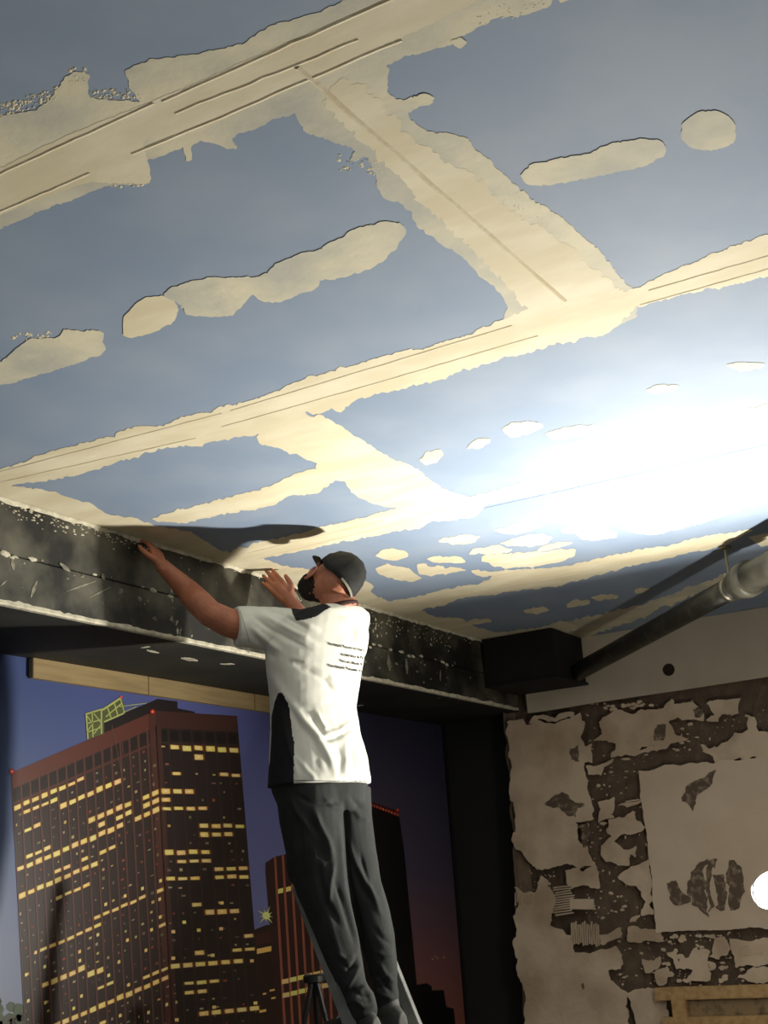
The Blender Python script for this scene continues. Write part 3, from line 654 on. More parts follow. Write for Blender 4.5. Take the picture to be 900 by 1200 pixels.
def window(fn, u0, u1, y, h, col, n=1):
    """a lit window with a ragged light edge"""
    du = (u1-u0); a = rnd.uniform(0, .12)*du; b = rnd.uniform(0, .12)*du
    P_ = [fn(u0+a, y-h/2), fn(u1-b, y-h/2+rnd.uniform(-.4, .4)), fn(u1-b*.4, y+h/2*.6), fn(u1-b*1.2, y+h/2), fn(u0+a*1.2, y+h/2+rnd.uniform(-.4, .4)), fn(u0+a*.3, y)]
    pr.poly([(x, y2) for x, y2 in [fn(u0-.1*du, y-h*.62), fn(u1+.1*du, y-h*.62), fn(u1+.1*du, y+h*.62), fn(u0-.1*du, y+h*.62)]], (128, 74, 26), 6)
    pr.poly(P_, col, 7)
    if du > .03: pr.poly(quad(fn, u0+du*.3, u1-du*.35, y-h*.2, y+h*.15), (255, 236, 170), 8)
def warm(): return jit((255, 222, 132), 14)
LT = {0: [(22, 74, 1), (80, 101, .8)], 1: [(30, 64, .7)], 2: [(58, 136, 1)], 3: [(28, 50, .6)], 5: [(103, 152, 1), (163, 182, 1)], 6: [(118, 184, .9), (30, 60, .4)], 7: [(24, 184, .95)], 9: [(60, 130, .4)], 10: [(25, 112, .95)], 12: [(70, 100, .7)], 16: [(112, 192, .8)], 17: [(44, 122, .85)], 20: [(165, 192, .5)], 21: [(53, 96, 1)], 22: [(108, 120, 1)], 24: [(115, 128, .8)], 25: [(170, 200, .5)], 26: [(46, 204, 1)], 28: [(120, 135, .7)]}
RT = {0: [(205, 284, 1)], 1: [(228, 243, 1)], 3: [(206, 213, .5), (232, 242, .7), (257, 284, .8)], 5: [(187, 246, 1)], 6: [(189, 202, .8)], 7: [(190, 202, .7), (205, 247, .7)], 9: [(236, 276, .9), (277, 287, .5)], 10: [(238, 277, .9)], 12: [(195, 250, 1)], 13: [(207, 252, .8)], 14: [(257, 292, .8)], 15: [(196, 240, .8), (256, 292, .6)], 18: [(232, 240, .6)], 19: [(235, 284, .9)], 22: [(284, 300, .6)], 23.6: [(265, 305, .7), (233, 240, .9)], 24.9: [(205, 290, 1)], 27: [(222, 262, .6)], 28: [(222, 248, .7)], 30.6: [(225, 306, .9)]}
def spec(tab, r_):
    return tab.get(r_, [])
for fn, N_, tab in ((tl, NL, LT), (tr, NR, RT)):
    for r_ in range(0, 41):
        y = rowy(r_)
        for i in range(N_):
            u0 = (i+.12)/N_; u1 = (i+.88)/N_; x = fn((i+.5)/N_, y)[0]; lit = None
            for (a, b, k) in tab.get(r_, []):
                if a-2 <= x <= b+2: lit = k
            if lit and rnd.random() < .93:
                h = (5.6 if lit > .85 else 4.0)*rnd.uniform(.8, 1.1)
                window(fn, u0, u1, y+rnd.uniform(-.6, .6), h, warm())
            else:
                if rnd.random() < (.62 if fn is tl else .45):
                    q = rnd.choice([(170, 156, 120), (128, 108, 84), (200, 170, 110), (150, 70, 50), (116, 100, 84)])
                    a = rnd.uniform(.1, .6); w = rnd.uniform(.12, .34)
                    pr.poly(quad(fn, (i+a)/N_, (i+min(a+w, .9))/N_, y+rnd.uniform(-2, 0), y+rnd.uniform(.4, 1.8)), jit(q, 14), 6)
                if rnd.random() < .10 and r_ > 12:
                    a = rnd.uniform(.15, .5)
                    pr.poly(quad(fn, (i+a)/N_, (i+a+.3)/N_, y-2, y+1.8), warm(), 7)
    for r_, segs in tab.items():
        if r_ != int(r_):
            for (a, b, k) in segs:
                for i in range(N_):
                    x = fn((i+.5)/N_, rowy(r_))[0]
                    if a <= x <= b: window(fn, (i+.12)/N_, (i+.88)/N_, rowy(r_), 5 if k > .85 else 3.6, warm())
def disc(x, y, r_, col, layer=8, n=10): pr.poly([(x+math.cos(2*math.pi*j/n)*r_, y+math.sin(2*math.pi*j/n)*r_) for j in range(n)], col, layer)
for x, y in ((14, 904), (179, 834)): disc(x, y, 3.4, (150, 26, 16), 8); disc(x, y, 1.7, (255, 120, 96), 9)
for a, b in (((131, 850), (142, 906)), ((143, 870), (144, 884))): pr.poly([a, (a[0]+.6, a[1]), (b[0]+.6, b[1]), b], (120, 92, 80), 9)
# roof crane
def bar(a, b, w, col, layer=9):
    dx, dy = b[0]-a[0], b[1]-a[1]; L_ = math.hypot(dx, dy); nx, ny = -dy/L_*w/2, dx/L_*w/2
    pr.poly([(a[0]+nx, a[1]+ny), (b[0]+nx, b[1]+ny), (b[0]-nx, b[1]-ny), (a[0]-nx, a[1]-ny)], col, layer)
CR = (190, 196, 118); CD = (92, 100, 58)
pr.poly([(100, 837), (122, 830), (122, 860), (103, 866)], CD, 8); pr.poly([(120, 832), (142, 817), (146, 826), (146, 836), (122, 846)], CD, 8)
for a, b, w in (((101, 836), (103, 866), 1.6), ((108, 834), (109, 864), 1.2), ((119, 832), (119, 860), 1.6), ((100, 837), (120, 831), 1.8), ((101, 848), (120, 843), 1.2), ((102, 858), (120, 852), 1.2), ((101, 838), (109, 848), 1), ((109, 848), (102, 857), 1), ((110, 836), (119, 848), 1), ((119, 848), (110, 860), 1), ((120, 832), (143, 817), 2.4), ((122, 846), (145, 836), 1.8), ((126, 829), (130, 841), 1.4), ((134, 824), (138, 838), 1.4), ((124, 840), (143, 824), 1.4), ((141, 818), (146, 836), 1.2), ((140, 828), (172, 824), .8), ((144, 835), (160, 828), .8)):
    bar(a, b, w, CR)
disc(142, 817, 1.8, (230, 90, 80), 10)
# low block between the towers
pr.poly([(297, 1090), (312, 1084), (330, 1084), (345, 1340), (308, 1340)], (46, 28, 25), 1)
pr.poly([(299, 1096), (316, 1090), (318, 1104), (300, 1108)], (70, 36, 32), 3)
for (x, y, w, h) in ((301, 1112, 17, 6), (308, 1164, 4, 2), (316, 1160, 6, 2), (318, 1169, 5, 2), (304, 1184, 8, 3)):
    pr.poly([(x, y), (x+w, y-w*.2), (x+w, y-w*.2+h), (x, y+h)], (250, 200, 110), 7)
# striped tower behind the man
pr.poly([(311, 1011), (322, 1004), (400, 985), (430, 1340), (336, 1340), (311, 1022)], (52, 28, 25), 2)
for i in range(9):
    x = 321+i*9.2; pr.poly([(x, 1004-i*2.2), (x+2.4, 1004-i*2.2), (x+22.4, 1340), (x+19, 1340)], (158, 88, 68), 4)
for y in (1042, 1148, 1164, 1230, 1290):
    for i in range(8):
        x = 324+i*9.2+(y-1010)*.06
        if y == 1042 and i > 1: continue
        pr.poly([(x-(2 if y > 1100 else 0), y-i*2.2), (x+6, y-1.6-i*2.2), (x+6, y+4-i*2.2), (x-(2 if y > 1100 else 0), y+5.4-i*2.2)], warm(), 7)
# star burst light
for k in range(9):
    a = k*2*math.pi/9+.2; L_ = 12 if k % 2 else 8
    pr.poly([(312+math.cos(a+1.6)*1.8, 1073+math.sin(a+1.6)*1.8), (312+math.cos(a)*L_, 1073+math.sin(a)*L_), (312+math.cos(a-1.6)*1.8, 1073+math.sin(a-1.6)*1.8)], (216, 220, 130), 9)
disc(312, 1073, 4.4, (236, 240, 160), 10)
# black tower right of the man
pr.poly([(425, 936), (440, 941), (467, 951), (474, 1000), (491, 1180), (500, 1340), (420, 1340), (410, 1000)], (17, 15, 17), 2)
pr.poly([(430, 938), (440, 941), (467, 952), (467, 958), (440, 947), (430, 944)], (88, 26, 18), 3)
for i in range(11): x = 431+i*3.4; pr.poly([(x, 940.5+i*1.25), (x+2, 941.2+i*1.25), (x+2, 943.6+i*1.25), (x, 942.9+i*1.25)], (232, 110, 74), 4)
disc(466, 950, 2.6, (170, 30, 20), 5); disc(466, 949, 1.2, (255, 120, 90), 6)
pr.poly([(478, 1162), (520, 1160), (523, 1180), (532, 1182), (545, 1340), (440, 1340)], (14, 12, 13), 4)
pr.poly([(484, 1155), (500, 1152), (506, 1156), (506, 1162), (484, 1164)], (20, 16, 17), 3)
for x, y in ((510, 1121), (513, 1123), (520, 1122), (507, 1124), (468, 1163), (492, 1196), (494, 1198), (485, 1197)): disc(x, y, 1.0, (210, 180, 120), 8)
# trees at the lower left
for i in range(40):
    x = rnd.uniform(-25, 24); y = rnd.uniform(1170, 1230); disc(x, y+max(0, x-10)*.8, rnd.uniform(5, 10), jit((66, 78, 56), 8), 1 if i % 2 else 2, 7)
pl = pr.build('printed_city', pm, mural); pl['kind'] = 'stuff'
at_base(mural)

# ================================================================== WORK LAMP
aim = AIM
sd = aim.cross(Vector((0, 0, 1))).normalized(); up = sd.cross(aim).normalized()
lamp = empty('work_lamp', (LP.x, LP.y, 0)); tag(lamp, 'glaring round work lamp on a stand at the right edge, tilted up to the ceiling', 'lamp')
bm = bmesh.new(); n = 28
tube(bm, [LP-aim*.055, LP-aim*.05, LP-aim*.012, LP], [.045, .062, .078, .080], n); finish('housing', bm, M['black_plastic'], lamp, False)
bm = bmesh.new(); c0 = LP+aim*.003
rr = [[c0+(sd*math.cos(a)+up*math.sin(a))*.070+aim*h for a in (2*math.pi*j/n for j in range(n))] for h in (0, .004)]
rings(bm, rr); finish('lamp_face', bm, emis('lamp_glow', (1.0, .95, .84, 1), LAMP_STRENGTH), lamp)
bm = bmesh.new(); tube(bm, [LP-aim*.018, LP-aim*.017, LP-aim*.003, LP-aim*.002], [.070, .0815, .0815, .070], n); finish('added_glow_rim', bm, emis('added_rim_glow', (1.0, .93, .80, 1), 420), lamp, False)  # glowing rim added to brighten the wall behind the lamp
bm = bmesh.new(); tube(bm, [LP-aim*.052, LP-aim*.085+Vector((0, 0, -.05)), LP-aim*.03+Vector((0, 0, -.15))], .009, 8); finish('bracket', bm, M['black_plastic'], lamp)
bl = LP-aim*.03; bm = bmesh.new(); tube(bm, [bl+Vector((0, 0, -.14)), Vector((bl.x, bl.y, .35))], .012, 12); finish('pole', bm, M['black_plastic'], lamp)
for k in range(3):
    a = k*2.094+.4; bm = bmesh.new(); tube(bm, [Vector((bl.x, bl.y, .6)), Vector((bl.x+math.cos(a)*.4, bl.y+math.sin(a)*.4, .012))], .009, 8); finish('leg', bm, M['black_plastic'], lamp)
at_base(lamp)

# ================================================================== STEP LADDER
lad = empty('ladder', (4.4, 2.5, 0)); tag(lad, 'aluminium step ladder the man is standing on', 'ladder')
XN = 4.20
a = onx(405, 1190, XN); b = onx(348, 1038, XN); dl = (b-a).normalized()
xf = XN+.44
lo = a+dl*((0.02-a.z)/dl.z)
YAX = Vector((0, 1, 0)); XAX = Vector((1, 0, 0))
for x in (XN, xf):
    off = Vector((x-XN, 0, 0)); bm = bmesh.new(); top = b if x == XN else b
    obox(bm, lo+off, top+off, .022, .040, XAX, .003); finish('rail', bm, M['alu'], lad)
    bm = bmesh.new(); obox(bm, lo+off+Vector((0, -.023, 0)), top+off+Vector((0, -.023, 0)), .026, .006, XAX, .002); finish('rail_lip', bm, M['alu'], lad)
    bm = bmesh.new(); obox(bm, lo+off-dl*.02, lo+off+dl*.05, .036, .075, XAX, .004); finish('foot', bm, M['black_plastic'], lad)
ZF = 1.085
for k in range(-4, 1):
    z = ZF+k*.26; p = lo+dl*((z-lo.z)/dl.z)
    bm = bmesh.new(); box(bm, (XN+.014, p.y-.05, z-.03), (xf-.014, p.y+.035, z), .003); finish('step', bm, M['alu'], lad)
# rear legs of the ladder, folded close behind the front frame
for x in (xf-.03,):
    q = b+Vector((x-XN, .03, -.04)); bm = bmesh.new(); obox(bm, q, Vector((x, q.y-.16, .01)), .02, .03, XAX, .002); o = finish('rear_leg', bm, M['black_plastic'], lad)
at_base(lad)
# small black tripod behind the ladder
tb = CAM+ray(368, 1147)*(5.75/ray(368, 1147).dot(HA))
tp = empty('tripod', (tb.x, tb.y, 0)); tag(tp, 'small black tripod with a flat oval head behind the ladder rail', 'tripod')
hr = Vector((VR.x, VR.y, 0)).normalized()
bm = bmesh.new(); tube(bm, [tb+Vector((0, 0, -.016)), tb+Vector((0, 0, -.012)), tb+Vector((0, 0, .012)), tb+Vector((0, 0, .016))], [.036, .045, .045, .036], 20); finish('head', bm, M['black_plastic'], tp, False)
for s in (-1, 1):
    bm = bmesh.new(); capsule(bm, [tb+hr*s*.02+Vector((0, 0, .014)), tb+hr*s*.035+Vector((0, 0, .014))], .007, 8); finish('knob', bm, M['pipe_grey'], tp)
for k, v in enumerate((hr*-.3, hr*.26, Vector((HA.x*.3, HA.y*.3, 0)))):
    bm = bmesh.new(); tube(bm, [tb+v*.04+Vector((0, 0, -.012)), Vector((tb.x+v.x, tb.y+v.y, .008))], [.011, .008], 8); finish('leg', bm, M['black_plastic'], tp)
at_base(tp)

# ================================================================== THE MAN
man = empty('person', (4.4, 2.6, ZF)); tag(man, 'person in white and black shirt, dark trousers and cap reaching up to the beam', 'person')
hr = Vector((VR.x, VR.y, 0)).normalized(); UP = Vector((0, 0, 1))
TA = math.radians(66); TF = Vector((math.cos(TA), math.sin(TA), 0)); TR = Vector((math.sin(TA), -math.cos(TA), 0))   # torso front / right
S = .00337
def body_rings(rows, n=36, F_=TF, R_=TR, p=2.3):
    out = []
    for (x, y, d, a, b) in rows:
        c = W(x, y, d)
        out.append([c+R_*a*math.copysign(abs(math.cos(t))**(2/p), math.cos(t))+F_*b*math.copysign(abs(math.sin(t))**(2/p), math.sin(t)) for t in (2*math.pi*j/n for j in range(n))])
    return out
def sc3(v, s): return [(p[0], p[1]) for p in v]
torso = [(399, 706, 0, .066, .060), (396, 712, 0, .105, .07), (390, 719, 0, .165, .09), (381, 728, 0, .2, .105), (374, 740, 0, .214, .12), (370, 760, 0, .213, .132), (369, 780, 0, .205, .132), (368.5, 800, 0, .193, .128), (367.5, 830, 0, .178, .120), (370, 860, 0, .185, .127), (373.5, 890, 0, .2, .14), (374.5, 912, 0, .208, .147), (374.5, 921, 0, .210, .148)]
# head frame in screen terms (right, up, away), turned into the room
def sv3(r_, u_, a_): return (hr*r_+UP*u_+HA*a_)
HF = sv3(-.60, .42, .68).normalized(); HU = sv3(.72, .62, .22); HU = (HU-HF*HU.dot(HF)).normalized(); HL = HU.cross(HF).normalized()
if HL.dot(HA) > 0: HL = -HL
HC = W(390, 679, 0)
def hd(f, u, l): return HC+HF*f+HU*u+HL*l
bm = bmesh.new()
# torso and pelvis inside the clothes
rings(bm, [[c*.94+ctr*.06 for c in r_] for r_ in body_rings([(x, y, d, a-.02, b-.02) for x, y, d, a, b in torso[2:]]) for ctr in [sum(r_, Vector())/len(r_)]])
LEG_L = [(362, 925, -.05, .110), (365, 960, -.06, .107), (370, 1000, -.07, .098), (378, 1040, -.08, .086), (388, 1075, -.09, .072), (399, 1110, -.10, .064), (409, 1145, -.12, .052), (418, 1172, -.12, .043), (424, 1190, -.12, .040)]
LEG_R = [(402, 925, .07, .096), (405, 960, .075, .092), (412, 1000, .08, .084), (422, 1040, .07, .074), (434, 1070, .06, .066), (443, 1100, .04, .058), (449, 1135, .03, .046), (452, 1160, .02, .038), (453, 1180, .02, .036)]
for LG in (LEG_L, LEG_R): capsule(bm, [W(x, y, d) for x, y, d, r_ in LG], [r_*.8 for *_, r_ in LG], 16)
# neck and head
tube(bm, [W(399, 716, 0), W(396, 706, .0), W(392, 694, 0), W(390, 684, 0)], [.078, .070, .064, .062], 20)
ellipsoid(bm, hd(-.012, .012, 0), (HF*.098, HL*.076, HU*.098)); ellipsoid(bm, hd(.012, -.035, 0), (HF*.07, HL*.068, HU*.07))
ellipsoid(bm, hd(.045, -.045, 0), (HF*.058, HL*.058, HU*.072))          # face and jaw
capsule(bm, [hd(.095, .005, 0), hd(.116, -.028, 0)], [.009, .014], 10)     # nose
capsule(bm, [hd(.098, -.064, -.02), hd(.102, -.064, 0), hd(.098, -.064, .02)], [.006, .008, .006], 8)  # lips
capsule(bm, [hd(.09, .018, -.042), hd(.099, .021, 0), hd(.09, .018, .042)], [.010, .010, .010], 8)    # brow
capsule(bm, [hd(.078, -.098, 0), hd(.07, -.1, 0)], [.022, .025], 10)  # chin
for s in (-1, 1):
    ellipsoid(bm, hd(.083, -.001, .031*s), (HF*.013, HL*.014, HU*.011), 10, 8)   # eyes
    # ear: rim, lobe and hollow
    e = lambda f, u, l: hd(.018+f, -.064+u, (.074+l*.8)*s)
    tube(bm, [e(.014, -.012, 0), e(.018, .012, .004), e(.01, .030, .010), e(-.008, .032, .014), e(-.020, .016, .016), e(-.018, -.008, .012), e(-.006, -.028, .006), e(.008, -.032, .002)], [.005, .0055, .006, .006, .006, .006, .007, .006], 8)
    ellipsoid(bm, e(-.002, 0, .002), (HF*.014, HL*.006, HU*.026), 10, 8)
# left arm, reaching up to the corner of beam and ceiling
LS = W(322, 738, -.05)
HWL = ony(190, 663, 3.17); HPL = ony(180, 646, 3.225)
EL = W(246, 719, -.17)
capsule(bm, [W(350, 742, 0), LS, W(292, 736, -.11), W(266, 729, -.15), EL, W(232, 705, -.15), W(219, 691, -.11), HWL.lerp(W(219, 691, -.11), .45), HWL], [.07, .068, .062, .056, .052, .052, .045, .035, .029], 18)
def hand(bm, wrist, fwd, pal, thumb_side, spread=1.0, curls=((.15, .2), (.2, .25), (.25, .3), (.3, .35)), scale=1.0, thumb_out=.8):
    """wrist point, fwd = direction to the fingertips, pal = direction the palm faces, thumb_side = +-1"""
    fwd = fwd.normalized(); pal = (pal-fwd*pal.dot(fwd)).normalized(); lat = fwd.cross(pal)*thumb_side
    k = scale
    for i in range(4):   # metacarpals make the palm
        o_ = (1.5-i)*.0205*k; s0 = wrist+lat*o_*.62; s1 = wrist+fwd*(.088-.004*abs(i-1))*k+lat*o_
        capsule(bm, [s0, s0.lerp(s1, .5)+pal*.002, s1], [.0155*k, .0145*k, .0115*k], 10)
    capsule(bm, [wrist-fwd*.01, wrist+fwd*.03*k, wrist+fwd*.07*k], [.027*k, .029*k, .027*k], 14, .62, pal)
    lens = (.072, .080, .075, .058)
    for i in range(4):
        o_ = (1.5-i)*.0208*k; base = wrist+fwd*(.088-.004*abs(i-1))*k+lat*o_; d = (fwd+lat*(1.5-i)*.07*spread).normalized(); L_ = lens[i]*k; c1, c2 = curls[i]
        p1 = base+(d*math.cos(c1)+pal*math.sin(c1))*L_*.42
        p2 = p1+(d*math.cos(c1+c2)+pal*math.sin(c1+c2))*L_*.32
        p3 = p2+(d*math.cos(c1+2*c2)+pal*math.sin(c1+2*c2))*L_*.26
        capsule(bm, [base, base.lerp(p1, .5), p1, p2, p3], [.0100*k, .0088*k, .0092*k, .0082*k, .0068*k], 10)
    t0 = wrist+fwd*.018*k+lat*.026*k; t1 = t0+(fwd*.62+lat*thumb_out+pal*.25).normalized()*.042*k; t2 = t1+(fwd*.85+lat*.4*thumb_out+pal*.25).normalized()*.032*k; t3 = t2+(fwd*.95+lat*.15+pal*.2).normalized()*.024*k
    capsule(bm, [t0, t1, t2, t3], [.017*k, .0125*k, .0115*k, .0085*k], 10)
# left palm presses the corner, fingers bent against the ceiling
FL = ony(172, 631, 3.27)-HWL
hand(bm, HWL, FL*.8+Vector((0, .02, .07)), Vector((0, 1, .15)), 1, .35, ((.15, .3), (.15, .3), (.18, .3), (.2, .35)), .95)
# right arm, mostly hidden by the torso, hand open against the beam
dR = (ony(338, 702, 3.13)-CAM).dot(HA)-5.11; HWR = W(338, 702, dR)
capsule(bm, [W(404, 742, .08), W(410, 745, .16), W(404, 765, .30), W(392, 770, .40), W(368, 742, .45), HWR.lerp(W(368, 742, .45), .4), HWR], [.06, .06, .055, .05, .046, .036, .029], 16)
FR_ = W(308, 668, dR+.02)-HWR
hand(bm, HWR, FR_, HA+Vector((0, .3, 0)), -1, .25, ((.05, .1), (.08, .1), (.12, .12), (.2, .2)), 1.06, .55)
body = remeshed('body', bm, M['skin'], .0042, 3, man)

# ---- shirt
from functools import lru_cache
def seg_d(px, py, a, b):
    dx, dy = b[0]-a[0], b[1]-a[1]; t = max(0, min(1, ((px-a[0])*dx+(py-a[1])*dy)/(dx*dx+dy*dy))); 
    return math.hypot(px-a[0]-dx*t, py-a[1]-dy*t), t
def folds(o, lines_, noise_amp=.0, nscale=20, stretch=(1, 1, 1)):
    me = o.data; nrm = [v.normal.copy() for v in me.vertices]
    for v, n_ in zip(me.vertices, nrm):
        co = v.co; px, py = pix(co); d = 0
        if n_.dot(co-CAM) < 0:
            for pts, amp, w in lines_:
                best = 1e9; bt = 0
                for i in range(len(pts)-1):
                    dd, t = seg_d(px, py, pts[i], pts[i+1])
                    if dd < best: best = dd; bt = (i+t)/(len(pts)-1)
                if best < 3.2*w: d += amp*math.exp(-(best/w)**2)*min(1, 4*min(bt+.05, 1.05-bt))
        if noise_amp: 
            q = Vector((co.x*stretch[0], co.y*stretch[1], co.z*stretch[2]))*nscale
            d += noise_amp*(noise.noise(q)+.5*noise.noise(q*2.1))
        v.co = co+n_*d
    me.update()
bm = bmesh.new()
rings(bm, body_rings(torso[1:]))
def sleeve(P, R_): tube(bm, P, R_, 24)
sleeve([W(378, 745, 0), W(345, 741, -.02), W(318, 737, -.06), W(300, 735.5, -.10), W(280, 734, -.13), W(276, 734, -.135)], [.095, .094, .088, .082, .079, .078])
ellipsoid(bm, W(345, 748, -.01), (hr*.1, HA*.1, UP*.115))
ellipsoid(bm, W(352, 790, -.015), (hr*.105, HA*.1, UP*.14))
sleeve([W(398, 745, .05), W(409, 745, .14), W(409, 757, .24), W(405, 765, .32)], [.085, .084, .078, .075])
ellipsoid(bm, W(404, 748, .03), (hr*.088, HA*.08, UP*.11))
shirt = remeshed('shirt', bm, [M['shirt'], M['shirt_black'], M['collar']], .0045, 10, man)
SL = [([(316, 788), (333, 815), (352, 840), (372, 862), (388, 892), (396, 914)], .012, 5), ([(325, 800), (345, 835), (365, 868), (380, 905)], -.008, 4.5),
      ([(340, 776), (362, 786), (380, 797), (392, 810)], -.009, 3.0), ([(343, 770), (366, 779), (386, 790), (396, 802)], .007, 3.5),
      ([(348, 836), (366, 873), (384, 910)], .006, 4), ([(370, 834), (378, 848), (384, 856)], .008, 3), ([(366, 838), (372, 852), (380, 864)], -.007, 3),
      ([(376, 868), (395, 864), (417, 848)], -.009, 3.2), ([(378, 861), (398, 857), (416, 843)], .007, 3.5),
      ([(300, 716), (325, 730), (352, 744), (368, 752)], .008, 3.0), ([(296, 722), (318, 738), (345, 752), (362, 760)], -.008, 3.2), ([(294, 735), (312, 750), (330, 764)], .009, 3.4), ([(297, 745), (310, 760), (322, 772)], -.006, 3), ([(306, 712), (335, 722), (362, 738)], -.006, 2.6), ([(320, 716), (350, 726), (372, 738)], .006, 3),
      ([(412, 728), (422, 737), (428, 744)], -.006, 3), ([(398, 722), (408, 730), (416, 734)], .004, 3), ([(395, 870), (400, 890), (396, 912)], -.005, 3), ([(416, 862), (412, 885), (414, 905)], -.005, 3), ([(424, 872), (420, 890), (424, 912)], .004, 3), ([(405, 866), (406, 890), (405, 914)], .004, 3.4),
      ([(318, 790), (316, 820), (318, 860)], -.003, 3), ([(345, 885), (362, 905), (372, 915)], .004, 3), ([(332, 842), (340, 880), (350, 912)], .004, 3.4)]
folds(shirt, SL, .0018, 16)
def inpoly(x, y, P):
    c = False; j = len(P)-1
    for i in range(len(P)):
        if (P[i][1] > y) != (P[j][1] > y) and x < (P[j][0]-P[i][0])*(y-P[i][1])/(P[j][1]-P[i][1])+P[i][0]: c = not c
        j = i
    return c
side = [(322, 822), (326, 812), (331, 812), (338, 825), (341, 845), (342, 860), (345, 870), (344, 924), (300, 924), (305, 916), (316, 895), (318, 860), (318, 840)]
yoke = [(341, 712), (352, 709), (366, 709), (380, 707), (388, 711), (378, 717), (372, 722), (362, 725), (348, 728), (343, 720)]
col_ = [(352, 712), (372, 707), (388, 706), (405, 714), (412, 716), (410, 721), (400, 719), (386, 714), (374, 711)]
for f in shirt.data.polygons:
    if f.normal.dot(f.center-CAM) < .05:
        x, y = pix(f.center)
        if inpoly(x, y, side) or inpoly(x, y, yoke): f.material_index = 1
        elif False and inpoly(x, y, col_): f.material_index = 2
bvh = BVHTree.FromPolygons([v.co.copy() for v in shirt.data.vertices], [tuple(p.vertices) for p in shirt.data.polygons])
def hit(x, y, off=.0015, tree=None):
    d = ray(x, y).normalized(); h = (tree or bvh).ray_cast(CAM, d)
    return (h[0]-d*off) if h[0] is not None else None
# hem seam and sleeve seam as thin stitched bands
def seam(pts, w, m, name, parent, off=.001):
    bm = bmesh.new(); prev = None
    for i in range(len(pts)-1):
        k = max(2, int(math.hypot(pts[i+1][0]-pts[i][0], pts[i+1][1]-pts[i][1])/3))
        for j in range(k+(i == len(pts)-2)):
            t = j/k; x = pts[i][0]+(pts[i+1][0]-pts[i][0])*t; y = pts[i][1]+(pts[i+1][1]-pts[i][1])*t
            dx, dy = pts[i+1][0]-pts[i][0], pts[i+1][1]-pts[i][1]; L_ = math.hypot(dx, dy); nx, ny = -dy/L_*w/2, dx/L_*w/2
            a, b = hit(x+nx, y+ny, off), hit(x-nx, y-ny, off)
            if a is None or b is None: prev = None; continue
            q = (bm.verts.new(a), bm.verts.new(b))
            if prev: bm.faces.new((prev[0], prev[1], q[1], q[0]))
            prev = q
    return finish(name, bm, m, parent)
seam([(345, 914.5), (370, 915), (400, 915.5), (433, 915.5)], .9, mat('seam_grey', (96, 96, 88), .9), 'hem_seam', shirt)
seam([(281, 714), (286, 730), (293, 754)], .6, mat('seam_pale', (150, 150, 140), .9), 'sleeve_seam', shirt)
# printed lines on the back
def print_line(txt, a, b, h, name):
    cu = bpy.data.curves.new('t', 'FONT'); cu.body = txt; cu.size = 1; cu.offset = .035; o = bpy.data.objects.new('t', cu); C.objects.link(o)
    dg = bpy.context.evaluated_depsgraph_get(); me = bpy.data.meshes.new_from_object(o.evaluated_get(dg)); bpy.data.objects.remove(o)
    xs_ = [v.co.x for v in me.vertices]; x0_, x1_ = min(xs_), max(xs_)
    bm = bmesh.new(); bm.from_mesh(me); 
    dx, dy = b[0]-a[0], b[1]-a[1]; bad = []
    for v in bm.verts:
        t = (v.co.x-x0_)/(x1_-x0_); hh = v.co.y*h
        p = hit(a[0]+dx*t+.02*hh, a[1]+dy*t-hh, .0035)
        if p is None: bad.append(v)
        else: v.co = p
    bmesh.ops.delete(bm, geom=bad, context='VERTS')
    return finish(name, bm, M['print'], shirt)
print_line('Nordstark Bauunternehmen u', (384, 755.5), (431, 764.5), 4.6, 'back_print')
print_line('Architektur & Ba', (399, 768), (426, 772.5), 4.4, 'back_print')
print_line('Büro am Markt 98', (398, 775.5), (426, 780.5), 4.4, 'back_print')
print_line('Nordstark Bauuntern', (384, 781), (425, 788), 4.8, 'back_print')
# collar band around the neck
bm = bmesh.new(); rr = []
nc = W(397, 712, 0); nu = (W(394, 700, 0)-W(398, 716, 0)).normalized()
e1 = (HA-nu*HA.dot(nu)).normalized(); e2 = nu.cross(e1)
for r_, h in ((.077, -.012), (.082, -.004), (.080, .006), (.074, .008)):
    rr.append([nc+nu*h+(e1*math.cos(t)*1.0+e2*math.sin(t))*r_ for t in (2*math.pi*j/32 for j in range(32))])
rings(bm, rr); finish('collar', bm, M['collar'], shirt, True)

# ---- trousers
bm = bmesh.new()
rings(bm, body_rings([(374, 908, 0, .192, .130), (375, 925, 0, .194, .135), (378, 942, 0, .178, .125), (384, 952, 0, .12, .09)]))
tube(bm, [W(x, y, d) for x, y, d, r_ in LEG_L], [r_*1.13 for *_, r_ in LEG_L], 24)
tube(bm, [W(x, y, d) for x, y, d, r_ in LEG_R], [r_*1.13 for *_, r_ in LEG_R], 24)
